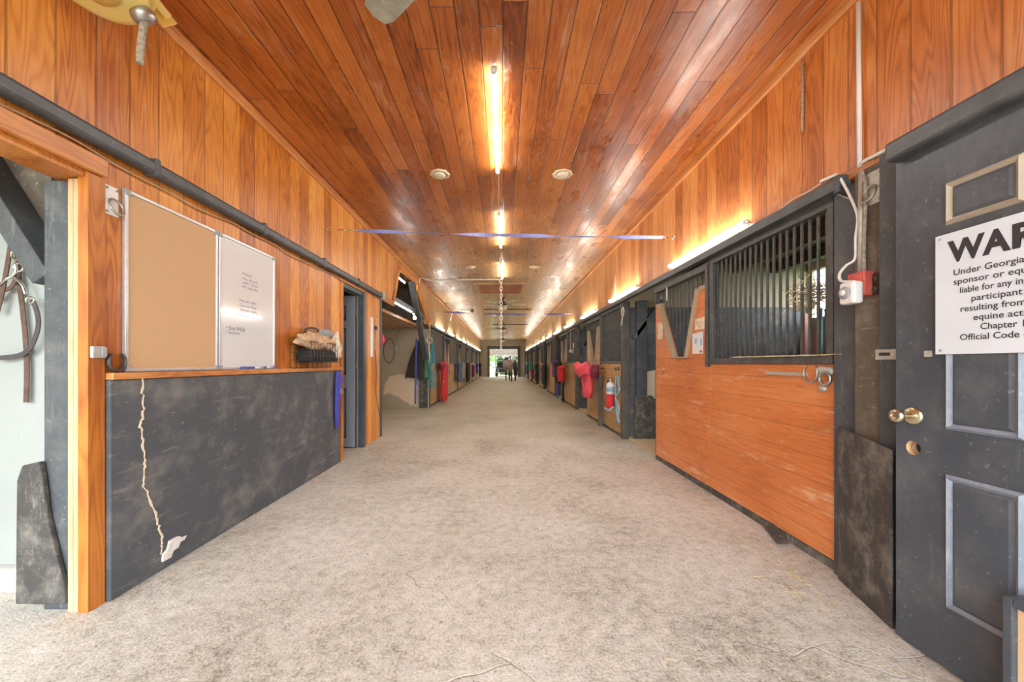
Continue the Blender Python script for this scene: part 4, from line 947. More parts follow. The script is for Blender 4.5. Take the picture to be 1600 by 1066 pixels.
# recessed lights
for i, (X, Y, l) in enumerate(((687, 272, 'round recessed light left of the nearest ceiling tube'), (879, 272, 'round recessed light right of the nearest ceiling tube'), (735, 417.5, 'farther round recessed light left of the tubes'), (835, 417.5, 'farther round recessed light right of the tubes'))):
    d = F * (HC - CH) / (VY - Y); c = ((X - VX) * d / F, d, HC)
    t = thing('recessed_light', c, l, 'light', 'recessed lights in the ceiling')
    mb = MB(); mb.lathe([(.104, 0), (.104, .006), (.092, .012), (.074, .010), (.070, .002)], c, (0, 0, -1), 8 if i < 2 else 20); mb.build('trim_ring', M['tan_plastic'], t)
    mb = MB(); mb.lathe([(.064, .001), (.060, .012), (.030, .020), (0, .021)], c, (0, 0, -1), 20); mb.build('lamp', M['glass_shade'], t)
for X, Y in ((626, 491), (638, 497)):
    d = F * (2.0 - CH) / (VY - Y)
    c = ((X - VX) * d / F, min(d, 9.0), 2.0)
# hatch
d0, d1 = F * 1.92 / (VY - 443.5), F * 1.92 / (VY - 458); xh0, xh1 = -.60, .47
t = thing('ceiling_hatch', ((xh0 + xh1) / 2, (d0 + d1) / 2, HC), 'reddish brown hatch panel framed in the ceiling before the fan', 'hatch')
mb = MB(); mb.box(xh0, xh1, d0, d1, HC - .018, HC - .001); mb.build('panel', M['hatch_wood'], t)
mb = MB(); e = .11
mb.box(xh0 - e, xh1 + e, d0 - e, d0 - .002, HC - .026, HC); mb.box(xh0 - e, xh1 + e, d1 + .002, d1 + e, HC - .026, HC); mb.box(xh0 - e, xh0 - .002, d0, d1, HC - .026, HC); mb.box(xh1 + .002, xh1 + e, d0, d1, HC - .026, HC)
mb.build('hatch_frame', wood('pale_frame_boards', 'x', 'y', .3, ((.34, .19, .08), (.50, .31, .14), (.6, .4, .2)), groove=0), t)
# fans
def fan(x, y, R, nb, a0, blade, motor, label, zb=2.86, light=True, hub=.10):
    t = thing('ceiling_fan', (x, y, HC), label, 'ceiling fan', 'ceiling fans')
    mb = MB(); mb.lathe([(.07, 0), (.06, -.03), (.018, -.045), (.018, zb - HC + .06), (hub, zb - HC + .05), (hub * 1.05, zb - HC - .02), (hub * .7, zb - HC - .05), (0, zb - HC - .05)], (x, y, HC), (0, 0, 1), 24); mb.build('motor', motor, t)
    for i in range(nb):
        q = math.radians(a0 + 360 * i / nb); u = Vector((math.cos(q), math.sin(q), 0)); v = Vector((-math.sin(q), math.cos(q), 0)); c = Vector((x, y, zb))
        mb = MB(); pts = [(.16, .05), (.30, .06), (R - .06, .072), (R - .015, .055), (R, 0)]
        out = [(a, b) for a, b in pts] + [(a, -b) for a, b in pts[-2::-1]]
        top = [c + u * a + v * b + Vector((0, 0, .10 * b)) for a, b in out]; bot = [p - Vector((0, 0, .007)) for p in top]; nn_ = len(out)
        mb.add(top + bot, [tuple(range(nn_)), tuple(range(nn_, 2 * nn_))[::-1]] + [(j, (j + 1) % nn_, nn_ + (j + 1) % nn_, nn_ + j) for j in range(nn_)])
        b_ = mb.build('blade', blade, t)
        mb = MB(); mb.bar(c + u * hub * .8 - Vector((0, 0, .012)), c + u * .26 - Vector((0, 0, .012)), .03, .008); mb.build('blade_arm', motor, t)
    if light:
        for i in range(3):
            q = math.radians(a0 + 40 + 120 * i); c = Vector((x + .10 * math.cos(q), y + .10 * math.sin(q), zb - .09))
            mb = MB(); mb.lathe([(.02, .03), (.045, 0), (.06, -.06), (.055, -.07)], c, (math.cos(q) * .35, math.sin(q) * .35, .94), 14); mb.build('light_shade', M['glass_shade'], t)
    return t
fan(.04, 1.24, .84, 3, 142, M['fan_blade_grey'], M['dark_metal'], 'nearest fan, only a grey blade tip showing at the top edge', 2.80, False, .16)
fan(0., 10.65, .68, 5, 8, M['fan_blade'], M['dark_metal'], 'pale bladed fan with light shades behind the hatch')
fan(0., 17.6, .66, 5, 20, M['fan_blade_brown'], M['dark_metal'], 'brown bladed fan farther down the aisle', 2.80)
fan(0., 25.2, .66, 5, 5, M['fan_blade_brown'], M['dark_metal'], 'small farthest fan before the end doorway', 2.80)
# ceiling joint battens and conduits
for i, (Y, x0, x1, l) in enumerate(((483, -.7, 1.0, 'dark thin batten across the ceiling behind the pale fan'), (507, -.5, 1.2, 'dark thin batten across the ceiling near the brown fan'), (540, -1.2, 1.2, 'dark batten across the ceiling before the end doorway'))):
    d = F * 1.92 / (VY - Y); mb = MB(); mb.box(x0, x1, d, d + .05, HC - .03, HC - .001); tag(mb.build('ceiling_batten', M['dark_wood']), l, 'batten')
cable('ceiling_wire', [pL(657, 460, WL - .03), (-WL + .03, dL(656, WL - .03), HC - .03), (-WL + .25, 8.42, HC - .012), (-.9, 8.36, HC - .012), (-.06, 8.30, HC - .02)], .009, M['white_plastic'], 'white wire running across the ceiling to the third tube', n=8)
# hanging chain
yc = 6.22; xc = at(783, 500, yc).x
t = MB(); z = HC - .0; zb = CH + (VY - 553) * yc / F; i = 0
while z > zb:
    s_ = 1.0 if z > 1.75 else .72
    s_ *= 1.35; l = .046 * s_; q = 0 if i % 2 == 0 else PI / 2
    pts = []
    for j in range(14):
        a = 2 * PI * j / 14; ax, az = .0145 * s_ * math.cos(a), .030 * s_ * math.sin(a)
        pts.append((xc + ax * math.cos(q) , yc + ax * math.sin(q), z - l / 2 + az))
    t.tube(pts, .0052 * s_, 6, True); z -= l; i += 1
tag(t.build('hanging_chain', plain('pale_galvanised_chain', (.78, .74, .70), .45, .15)), 'long pale link chain hanging from the ceiling in the middle of the aisle', 'chain')
# straps across the aisle
def cross_strap(a, b, sag, label, mat, r=.016, gap=0.):
    a, b = Vector(a), Vector(b); t = thing('cross_strap', (a + b) / 2, label, 'strap', 'webbing straps across the aisle')
    n_ = 60; mb = MB(); vs = []; fs = []
    for i in range(n_ + 1):
        u = .10 + .86 * i / n_; p = a.lerp(b, u) - Vector((0, 0, sag * 4 * u * (1 - u))); q = 1.25 + 1.3 * math.sin(u * 15)
        e = Vector((0, math.cos(q), math.sin(q))) * r
        vs += [p + e, p - e, p - e + Vector((0, .002, .001)), p + e + Vector((0, .002, .001))]
    for i in range(n_):
        for j in range(4): fs.append((4 * i + j, 4 * i + (j + 1) % 4, 4 * i + 4 + (j + 1) % 4, 4 * i + 4 + j))
    mb.add(vs, fs); mb.build('webbing', mat, t)
    mb = MB(); P_ = [a.lerp(b, u) - Vector((0, 0, sag * 4 * u * (1 - u))) for u in (.02, .045, .07, .10)]
    mb.tube([P_[0] + Vector((.012 * math.cos(q) * 2, 0, .016 * math.sin(q))) for q in [2 * PI * i / 14 for i in range(14)]], .004, 6, True); mb.tube([P_[1], P_[2]], .008, 8); mb.tube([P_[2], P_[3]], .005, 8); mb.build('snap_hook', M['brass'], t)
    mb = MB(); P_ = [a.lerp(b, u) - Vector((0, 0, sag * 4 * u * (1 - u))) for u in (.96, .975, .99, 1.0)]
    mb.tube([P_[0], P_[1]], .006, 8); mb.tube([P_[2] + Vector((.012 * math.cos(q) * 1.5, 0, .014 * math.sin(q))) for q in [2 * PI * i / 14 for i in range(14)]], .004, 6, True); mb.build('eye_hook', M['chrome'], t)
    return t
cross_strap(pL(504, 358, WL - .01), pR(1058, 371, WR - .01), .02, 'faded blue strap stretched across the near aisle', M['strap_blue'], .018)
cross_strap(pL(672, 486, WL - .01), pR(897, 490, WR - .01), .05, 'dark blue strap across the aisle farther down, past the bay', plain('violet_webbing', (.18, .15, .48), .6), .020)
# pipe arm by the second strap
t = thing('water_arm', at(735, 486, 11.5), 'white bent pipe with hanging sprayer high on the left beyond the bay', 'pipe')
mb = MB(); mb.tube(spline([at(738, 486, 11.3), at(728, 484, 11.3), at(715, 484, 11.3), at(708, 487, 11.3), at(706, 492, 11.3)], 5), .014, 10); mb.build('arm', M['white_plastic'], t)
mb = MB(); mb.tube([at(706, 492, 11.3), at(705, 497, 11.3), at(704, 501, 11.3)], [.012, .016, .02], 10); mb.build('sprayer', M['white_plastic'], t)
c = at(738, 486, 11.3); mb = MB(); mb.box(c.x - .04, c.x + .04, 11.26, 11.34, c.z - .04, c.z + .06); mb.tube([(c.x, 11.3, c.z), (c.x, 11.3, HC - .001)], .006, 6); mb.build('bracket', M['weathered'], t)
# hose reel top left
R0 = thing('hose_reel', (-1.62, 1.62, 2.9), 'faded yellow cable reel with a grey cord end hanging at the top left', 'reel')
cR = at(150, -24, 1.5)
ax = Vector((-.10, .15, .98)).normalized()
mb = MB(); mb.lathe([(.0, 0), (.13, -.012), (.155, .0), (.160, .010), (.158, .022), (.10, .030), (.10, .075), (.165, .078), (.185, .085), (.185, .10), (.0, .105)], cR, ax, 40); mb.build('drum', M['yellow'], R0)
mb = MB(); mb.lathe([(.07, -.006), (.07, -.018), (.03, -.022), (0, -.022)], cR, ax, 28); mb.build('hub', M['yellow_dark'], R0)
A = at(190, -50, 1.66); B = at(266, 40, 1.80)
mb = MB(); mb.bar(A, B, .10, .014, (.4, -.7, .6)); mb.build('bracket', M['yellow_dark'], R0, bevel=.002)
mb = MB(); mb.bar(A + Vector((.04, -.02, 0)), B + Vector((.02, -.03, .012)), .03, .03, (1, 0, .6)); mb.bar(A + Vector((-.03, -.02, .0)), at(240, 28, 1.70), .022, .022, (1, 0, .6)); mb.build('bracket_arm', M['yellow'], R0, bevel=.003)
mb = MB(); mb.box(-WL + .024, -1.70, 1.62, 1.86, HC - .03, HC - .002); mb.build('mount_plate', M['yellow_dark'], R0)
S = at(224, 25, 1.60); mb = MB(); mb.lathe([(.01, -.028), (.040, -.022), (.046, -.006), (.046, .006), (.040, .020), (.01, .028)], S, Vector((-.35, -.5, .8)), 20); mb.build('cord_stop', M['steel'], R0)
mb = MB(); mb.tube(spline([at(226, 20, 1.60), at(224, 40, 1.60), at(221, 65, 1.60), at(219, 84, 1.60), at(219, 99, 1.60)], 5), .014, 10); mb.build('cord_end', M['hose'], R0)
# ------------------------------------------------------------------ side bay things
yb9 = yO1 - .02
t = thing('apron', at(650, 560, yb9), 'dark brown apron hanging on the bay wall behind the blue lead', 'apron')
mb = MB(); bundle(mb, [at(657, 530, 9.15), at(654, 545, 9.14), at(651, 565, 9.13), at(649, 587, 9.13), at(649, 590, 9.13)], [.03, .12, .20, .25, .25], [.02, .035, .04, .04, .03], 1, 6, .3, side='x'); mb.build('cloth', M['brown_cloth'], t)
mb = MB(); mb.tube([at(657, 524, 9.2), at(657, 532, 9.15)], .008, 6); mb.build('hanger_loop', M['steel'], t)
mb = MB(); P_ = [at(651, 530, 9.02), at(650, 560, 9.0), at(649.5, 590, 9.0), at(649, 622, 9.02), at(649, 632, 9.02)]
mb.tube(spline(P_, 4), [.022] * 16 + [.012], 8, flat=(1, .5)); tag(mb.build('lead_strap', M['blue_bright']), 'long blue lead strap hanging in front of the dark apron', 'lead')
def ropes(n_, X, Ya, Yb, d, mat, spread, seed, t, name):
    random.seed(seed); mb = MB()
    for i in range(n_):
        p = at(X + random.uniform(-1, 1) * .4, Ya, d); L = at(X, random.uniform(Yb - 8, Yb), d).z; q = random.uniform(-1, 1) * spread; pts = []
        for j in range(8):
            u = j / 7; pts.append((p.x + q * min(1, u * 2.5) + .012 * math.sin(u * 9 + i), d + random.uniform(-.02, .02), p.z + (L - p.z) * u))
        mb.tube(spline(pts, 3), .010, 6)
    return mb.build(name, mat, t)
dp = 9.12
t = thing('lead_ropes', at(672, 530, dp), 'green, white and turquoise lead ropes hanging on the bay corner post', 'ropes')
ropes(5, 667, 536, 595, dp, M['green'], .05, 1, t, 'green_rope'); ropes(7, 675, 534, 610, dp, M['teal'], .06, 2, t, 'turquoise_rope'); ropes(2, 671, 524, 569, dp - .04, M['white_rope'], .02, 3, t, 'white_rope')
c = at(671, 532, dp - .06); mb = MB()
for k in range(3): mb.tube([c + Vector(((.055 + .008 * k) * math.cos(q), -.01 * k, (.07 + .006 * k) * math.sin(q))) for q in [2 * PI * i / 18 for i in range(18)]], .010, 6, True)
mb.tube([c + Vector((0, .0, .07)), at(672, 505, dp - .06)], .012, 8); mb.build('rope_coil', M['white_rope'], t)
mb = MB(); c = at(604, 548, 6.4); mb.tube([(-WL - .14 + .0, 6.5 + .0, 0)] * 0 + [Vector((-2.05, 6.6, 1.36)) + Vector((.10 * math.cos(q), .02 * math.sin(q), .22 * math.sin(q) )) for q in [2 * PI * i / 24 for i in range(24)]], .008, 8, True)
tag(mb.build('hose_coil', M['ink']), 'thin black hose loop hanging beside the dark post of the side bay', 'hose')
t = thing('switch_box', at(621, 546, yb9), 'grey electrical box and pipe on the back wall of the side bay', 'switch')
c = at(621, 546, yb9); mb = MB(); mb.box(c.x - .08, c.x + .04, yb9 - .05, yb9 + .018, c.z - .05, c.z + .08); mb.box(c.x + .06, c.x + .10, yb9 - .06, yb9 + .018, c.z - .08, c.z + .06); mb.build('housing', M['galv'], t, bevel=.006)
mb = MB(); mb.tube([(c.x + .02, yb9 - .0, c.z + .08), (c.x + .02, yb9 - .0, 1.99)], .012, 8); mb.build('conduit', M['galv'], t)
t = lump('sponge', (-WL - .02, dL(597) + .05, zL(597, 530)), .04, .04, .08, M['pink'], 'small pink sponge hanging on the dark post of the side bay', 'sponge', 2)
# ------------------------------------------------------------------ blankets and gear on the stall fronts
def blanket(s, W, y, ztop, zbot, wd, th, mat, label, cat='blanket', seed=1, extra=None, shape=None, group=None):
    X = lambda d: s * (W - d); h = ztop - zbot
    t = thing('hanging_' + cat.replace(' ', '_'), (X(.1), y, zbot), label, cat, group)
    mb = MB(); sh = shape or [.75, 1., .8, .75, .85, .7]
    bundle(mb, [(X(th * 1.45 + .02), y, ztop), (X(th * 1.5 + .02), y, ztop - .12 * h), (X(th * 1.45 + .02), y + .02, ztop - .4 * h), (X(th * 1.45 + .02), y - .01, ztop - .7 * h), (X(th * 1.45 + .02), y, zbot)], [wd * k for k in sh], [th * .55, th, th * .8, th * .8, th * .85, th * .6], seed, 5); mb.build('cloth', mat, t)
    mb = MB(); mb.tube([(X(.017), y, ztop - .03), (X(th * 1.2), y, ztop - .03), (X(th * 1.5 + .02), y, ztop + .015)], .007, 6); mb.build('hook', M['wire'], t)
    if extra: extra(t, X)
    return t
def rod(t, X, y, z, w_):
    mb = MB(); mb.tube([(X(.017), y - w_, z), (X(.09), y - w_, z), (X(.09), y + w_, z), (X(.017), y + w_, z)], .009, 8); mb.build('blanket_bar', M['wire'], t)
def red_extra(t, X):
    y = 10.75; rod(t, X, y, 1.13, .40)
    mb = MB(); bundle(mb, [(X(.15), y - .35, 1.12), (X(.16), y - .36, 1.05), (X(.15), y - .34, .92)], [.10, .16, .08], [.06, .09, .04], 4); mb.build('rolled_edge', M['maroon'], t)
    mb = MB(); mb.tube([(X(.20), y - .38, .60), (X(.215), y, .68), (X(.2), y + .36, .74)], .010, 6); mb.tube([(X(.20), y - .3, .55), (X(.21), y + .1, .32), (X(.2), y - .28, .12)], .009, 6); mb.build('surcingle_strap', M['white_rope'], t)
blanket(-1, WL, 10.75, 1.17, .06, .42, .10, M['red'], 'long red horse blanket with white straps hanging at the first left stall', seed=2, extra=red_extra, shape=[.6, .8, .7, .8, .85, .7])
blanket(-1, WL, 14.6, 1.16, .42, .50, .10, M['navy'], 'denim blue blanket hanging on the second left stall wall', seed=5)
mb = MB(); bundle(mb, [(-WL + .30, 14.75, 1.17), (-WL + .30, 14.75, .9), (-WL + .295, 14.75, .5)], [.12, .13, .10], [.02, .03, .02], 3); tag(mb.build('hanging_towel', plain('grey_green_cloth', (.34, .38, .33), .85)), 'pale grey towel over the denim blue blanket on the left', 'towel')
blanket(-1, WL, 17.9, 1.15, .25, .55, .11, M['black_cloth'], 'black blanket hanging lowest on the third left stall wall', seed=8)
blanket(-1, WL, 21.4, 1.05, .35, .35, .09, M['maroon'], 'maroon cloth on the fourth left stall wall', seed=3)
blanket(-1, WL, 24.6, 1.15, .5, .40, .10, M['blue'], 'deep blue blanket far down the left side', seed=4)
blanket(-1, WL, 27.6, 1.15, .2, .5, .11, M['black_cloth'], 'dark blanket near the far end of the left side', seed=6)
def pink_extra(t, X):
    y = 7.05; rod(t, X, y - .02, 1.04, .55)
    mb = MB(); bundle(mb, [(X(.22), y + .18, 1.14), (X(.24), y + .2, 1.06), (X(.23), y + .16, .90)], [.30, .52, .46], [.08, .15, .11], 4, 4, .15); mb.build('folded_top', M['pink'], t)
    mb = MB(); bundle(mb, [(X(.14), y - .42, 1.10), (X(.15), y - .40, .98), (X(.14), y - .36, .86)], [.12, .15, .08], [.05, .07, .04], 6); mb.build('maroon_lining', M['maroon'], t)
blanket(1, WR, 7.12, 1.02, .46, .26, .10, M['pink'], 'coral red blanket folded over a bar between the second stall wall and door', seed=1, extra=pink_extra, shape=[.9, .9, .95, 1., .95, .45])
# fire extinguisher
fy = F * (WR - .09) / (953.5 - VX); fz = zR(953.5, 638, WR - .09)
t = thing('fire_extinguisher', (WR - .09, fy, fz), 'red and white fire extinguisher hanging on the second stall wall', 'fire extinguisher')
k_ = .062; zt_ = zR(953.5, 598, WR - .09)
mb = MB(); mb.lathe([(0, 0), (.055, 0), (k_, .012), (k_, (zt_ - fz) * .55)], (WR - .09, fy, fz), (0, 0, 1), 24); mb.build('cylinder', M['red'], t)
mb = MB(); mb.lathe([(k_, (zt_ - fz) * .551), (k_, (zt_ - fz) * .9), (.045, (zt_ - fz) * .98), (.02, (zt_ - fz) * 1.03)], (WR - .09, fy, fz), (0, 0, 1), 24); mb.build('label_band', M['paper'], t)
mb = MB(); mb.lathe([(k_ + .0015, (zt_ - fz) * .66), (k_ + .0015, (zt_ - fz) * .84)], (WR - .09, fy, fz), (0, 0, 1), 24); mb.build('blue_sticker', M['cyan_rope'], t)
mb = MB(); mb.lathe([(.018, 0), (.018, .04), (.012, .05)], (WR - .09, fy, zt_ + .012), (0, 0, 1), 12); mb.bar((WR - .09, fy - .02, zt_ + .06), (WR - .09, fy + .09, zt_ + .085), .02, .010); mb.build('valve', M['chrome'], t)
mb = MB(); mb.tube(spline([(WR - .09, fy + .02, zt_ + .04), (WR - .10, fy + .10, zt_ + .02), (WR - .09, fy + .11, zt_ - .08), (WR - .085, fy + .10, zt_ - .22)], 5), .010, 8); mb.build('hose', M['ink'], t)
mb = MB(); mb.box(WR - .03, WR - .001, fy - .03, fy + .03, fz + .05, zt_); mb.build('bracket', M['steel'], t)
t = thing('lead_rope', (WR - .05, 5.95, .7), 'pale blue and white lead rope looped beside the fire extinguisher', 'rope')
Z = lambda Y, X: zR(X, Y, WR - .03)
def pr_(X, Y, w=WR - .03): return pR(X, Y, w)
mb = MB(); mb.tube(spline([pr_(967, 588), pr_(966, 600), pr_(968, 610), pr_(962, 620), pr_(963, 630), pr_(967, 640), pr_(966, 652), pr_(968, 660), pr_(965, 655), pr_(964, 640)], 6), .013, 8); mb.tube(spline([pr_(963, 588), pr_(961, 605), pr_(962, 620), pr_(964, 640)], 5), .011, 8); mb.tube(spline([pr_(945, 638, WR - .17), pr_(952, 641, WR - .17), pr_(958, 636, WR - .15)], 5), .016, 8); mb.build('blue_strand', M['cyan_rope'], t)
mb = MB(); mb.tube(spline([pr_(962, 623), pr_(967, 631), pr_(966, 645), pr_(958, 638), pr_(953, 640)], 6), .006, 8); mb.tube(spline([pr_(955, 640), pr_(964, 648), pr_(966, 650)], 5), .006, 8); mb.build('white_strand', M['white_rope'], t)
mb = MB(); mb.tube([pr_(961, 575), pr_(961, 579, WR - .06), pr_(963, 579, WR - .06), pr_(963, 574, WR - .06)], .007, 6); mb.tube([pr_(966, 574), pr_(966, 579, WR - .06), pr_(967, 579, WR - .06), pr_(967, 574, WR - .06)], .007, 6)
tag(mb.build('coat_hooks', M['wire']), 'pair of dark hooks above the pale blue rope', 'hooks')
for (y, mat, l, zt2, zb2, wd) in ((10.87, 'black_cloth', 'black halters bunched on the third right stall', 1.18, .55, .24), (10.28, 'red', 'small red cloth bunched on the third right stall', 1.06, .62, .20), (11.36, 'purple', 'purple plaid cloth bunched on the third right stall', 1.22, .70, .17)):
    blanket(1, WR, y, zt2, zb2, wd, .11, M[mat], l, 'gear', seed=int(y * 7))
mb = MB(); bundle(mb, [(WR - .08, 11.66, .75), (WR - .09, 11.66, .5), (WR - .08, 11.66, .04)], [.09, .10, .07], [.02, .025, .02], 3); tag(mb.build('hanging_strap', M['blue_bright']), 'bright blue strap dangling to the floor at the third right stall', 'strap')
mb = MB(); bundle(mb, [(WR - .08, 10.56, .65), (WR - .09, 10.56, .4), (WR - .08, 10.56, .03)], [.05, .055, .05], [.03, .03, .03], 5); tag(mb.build('hanging_strap', M['black_cloth']), 'black strap dangling to the floor beside the red cloth on the right', 'strap')
blanket(1, WR, 14.6, 1.1, .3, .35, .10, M['black_cloth'], 'black gear hanging on the fourth right stall', 'gear', seed=3)
blanket(1, WR, 15.2, .95, .35, .22, .09, M['purple'], 'dull purple cloth hanging behind the black gear on the right', 'gear', seed=5)
blanket(1, WR, 21.4, 1.2, .7, .40, .12, M['green'], 'green cloth hanging far down on the right', 'gear', seed=9)
blanket(1, WR, 20.6, .8, .3, .3, .10, M['maroon'], 'dark red cloth below the green one far down on the right', 'gear', seed=7)
blanket(1, WR, 18.0, 1.1, .25, .35, .10, M['black_cloth'], 'long dark gear hanging on the fifth right stall', 'gear', seed=2)
blanket(1, WR, 24.9, 1.1, .4, .4, .10, M['navy'], 'blue cloth near the far end on the right', 'gear', seed=4)
# black leg post in front of the coral blanket's bar
for i, (X, Yt, Yb, dx, l) in enumerate(((937.5, 600, 674, .035, 'black upright bar under the coral red blanket'),)):
    y = F * (WR - .06) / (X - VX); mb = MB(); mb.box(WR - .09, WR - .03, y - .06, y + .02, 0, .92); tag(mb.build('upright_bar', M['bar'], bevel=.005), l, 'post')
# small white hooks / rope rings on right posts
for i, (X, Y, d, l) in enumerate(((973, 487, 5.5, 'knot of white rope tied high on the post after the first doorway'), (896, 540, 9.0, 'white rope ring hanging on the third right stall'),)):
    c = Vector(pR(X, Y, WR - .06)); mb = MB(); mb.tube([c + Vector((0, .05 * math.cos(q), .06 * math.sin(q))) for q in [2 * PI * k / 16 for k in range(16)]], .009, 6, True); mb.tube([c + Vector((0, 0, -.06)), c + Vector((-.01, .03, -.2))], .008, 6)
    tag(mb.build('rope_ring', M['white_rope']), l, 'rope')
for i, (y, l) in enumerate(((9.55, 'white cord dangling from the rope ring on the third right stall'),)):
    mb = MB(); mb.tube(spline([(WR - .04, y, 2.0), (WR - .05, y + .05, 1.75), (WR - .05, y - .02, 1.5)], 5), .008, 6); mb.ball((WR - .05, y - .02, 1.45), .05); tag(mb.build('dangling_rope', M['white_rope']), l, 'cord')
# ------------------------------------------------------------------ horse
n = N('dappled_grey_coat'); g_ = n.new('ShaderNodeTexCoord'); sz = n.new('ShaderNodeSeparateXYZ'); n.put(sz.inputs[0], g_.outputs['Object'])
dap = n.noise(g_.outputs['Object'], 9., 3, .5)
col = n.mix(n.smooth(dap, .4, .65), (.24, .20, .17), (.38, .34, .30))
col = n.mix(n.math('SUBTRACT', 1.0, n.smooth(sz.outputs[2], .50, .80)), col, (.045, .036, .032))
M['horse'] = n.out(col, .55)
M['horse_dark'] = plain('dark_horse_hair', (.025, .021, .02), .6, 0, .3)
H = thing('horse', (at(800, 560, 23.0).x, 23.2, 0), 'dapple grey horse with dark legs and tail, seen from behind far down the aisle', 'horse')
def skin(name, V, E, R, mat, parent, sub=2):
    me = bpy.data.meshes.new(name); me.from_pydata(V, E, []); ob = bpy.data.objects.new(name, me); COL.objects.link(ob); ob.parent = parent
    me.materials.append(mat)
    sk = ob.modifiers.new('skin', 'SKIN'); sk.use_smooth_shade = True
    for i, r in enumerate(R):
        d = me.skin_vertices[0].data[i]; d.radius = r if isinstance(r, tuple) else (r, r); d.use_root = (i == 0)
    sm = ob.modifiers.new('sub', 'SUBSURF'); sm.levels = sub; sm.render_levels = sub
    return ob
# local axes: +y is the way the horse faces, z up, croup at the origin side
V = [(0, 0, 1.10), (0, .35, 1.06), (0, .75, 1.04), (0, 1.12, 1.10), (0, 1.38, 1.20), (0, 1.66, 1.26), (0, 1.84, 1.24), (0, 2.02, 1.02), (0, 2.12, .88), (0, -.18, 1.02)]
E = [(0, 1), (1, 2), (2, 3), (3, 4), (4, 5), (5, 6), (6, 7), (7, 8), (0, 9)]
R = [.29, .30, .31, .27, .19, .125, .115, .085, .065, .20]
def leg(base, pts, rs):
    i0 = len(V); V.extend(pts); R.extend(rs); E.append((base, i0)); E.extend((i0 + j, i0 + j + 1) for j in range(len(pts) - 1))
for sx in (-1, 1):
    f = .06 * sx
    leg(0, [(.15 * sx, -.05, .88), (.155 * sx, .04 + f, .72), (.15 * sx, -.14 + f, .50), (.15 * sx, -.10 + f, .16), (.15 * sx, -.06 + f, .055), (.15 * sx, -.04 + f, .03)], [.17, .12, .062, .042, .05, .06])
    leg(3, [(.14 * sx, 1.10, .82), (.14 * sx, 1.08 + f, .60), (.14 * sx, 1.08 + f, .46), (.14 * sx, 1.07 + f, .15), (.14 * sx, 1.10 + f, .055), (.14 * sx, 1.11 + f, .03)], [.12, .075, .055, .038, .048, .058])
skin('body', V, E, R, M['horse'], H)
mb = MB()
def hb(name, pts, rs, mat, k=12):
    m_ = MB(); m_.tube(spline(pts, 5), [rs[min(int(i * len(rs) / (5 * (len(pts) - 1) + 1)), len(rs) - 1)] for i in range(5 * (len(pts) - 1) + 1)], k, flat=(1, .8))
    me_o = m_.build(name, mat, None, origin=(0, 0, 0)); me_o.parent = H; me_o.location = (0, 0, 0); return me_o
hb('tail', [(0, -.33, 1.24), (0, -.42, 1.16), (0, -.47, .90), (.01, -.46, .55), (.0, -.43, .20)], [.05, .085, .12, .13, .11, .06], M['horse_dark'])
hb('mane', [(0, 1.05, 1.36), (.03, 1.28, 1.39), (.03, 1.50, 1.42), (.0, 1.72, 1.39)], [.06, .08, .07, .05], M['horse_dark'])
for sx in (-1, 1): hb('ear', [(.06 * sx, 1.82, 1.33), (.075 * sx, 1.81, 1.41), (.075 * sx, 1.82, 1.48)], [.035, .035, .012], M['horse'])
for sx in (-1, 1): hb('eye', [(.085 * sx, 1.92, 1.18), (.10 * sx, 1.925, 1.18)], [.022, .018], M['horse_dark'])
H.rotation_euler = (0, 0, math.radians(17)); H.location = (at(801, 560, 22.9).x + .02, 22.75, 0); H.scale = (1, 1, 1.02)
# ------------------------------------------------------------------ utility cart in the far doorway
yc = 32.0; CT = thing('utility_cart', (-.05, yc, 0), 'dark utility cart with a cream roof parked in the far doorway', 'cart')
xc = at(786, 560, yc).x
mb = MB(); rr = []
for i in range(15):
    u = -1 + 2 * i / 14; rr.append((xc + .90 * u, 1.80 + .11 * (1 - u * u)))
mb.prism(rr + [(a, b - .07) for a, b in rr[::-1]], 'y', yc - .9, yc + .8); mb.build('roof', M['cart_roof'], CT, bevel=.01)
for sx in (-1, 1):
    for sy in (-.8, .6):
        mb = MB(); mb.tube([(xc + .62 * sx, yc + sy, .7), (xc + .66 * sx, yc + sy, 1.78)], .022, 8); mb.build('roof_post', M['dark_metal'], CT)
mb = MB(); mb.prism([(yc - 1.05, .30), (yc - 1.0, .62), (yc - .8, .74), (yc - .45, .76), (yc - .40, .42), (yc + .2, .42), (yc + .25, .80), (yc + .85, .80), (yc + .9, .35)], 'x', xc - .62, xc + .62); mb.build('body', M['tyre'], CT, bevel=.03)
mb = MB(); mb.box(xc - .55, xc + .55, yc - .05, yc + .25, .66, .80); mb.box(xc - .55, xc + .55, yc + .22, yc + .32, .80, 1.22); mb.build('seat', M['black_cloth'], CT, bevel=.03)
mb = MB(); mb.tube([(xc - .28 + .17 * math.cos(q), yc - .35 + .06 * math.sin(q), 1.0 + .15 * math.sin(q)) for q in [2 * PI * i / 20 for i in range(20)]], .016, 8, True); mb.tube([(xc - .28, yc - .35, 1.0), (xc - .28, yc - .55, .72)], .02, 8); mb.build('steering_wheel', M['tyre'], CT)
for sx in (-1, 1):
    for sy in (-.68, .58):
        mb = MB(); mb.lathe([(.08, -.10), (.22, -.10), (.265, -.06), (.265, .06), (.22, .10), (.08, .10)], (xc + .56 * sx, yc + sy, .268), (1, 0, 0), 22); wh = mb.build('wheel', M['tyre'], CT)
        mb = MB(); mb.lathe([(.0, .0), (.13, .0), (.13, .012), (0, .02)], (xc + .56 * sx + sx * .101, yc + sy, .268), (sx, 0, 0), 16); mb.build('hub_cap', M['alu'], wh)
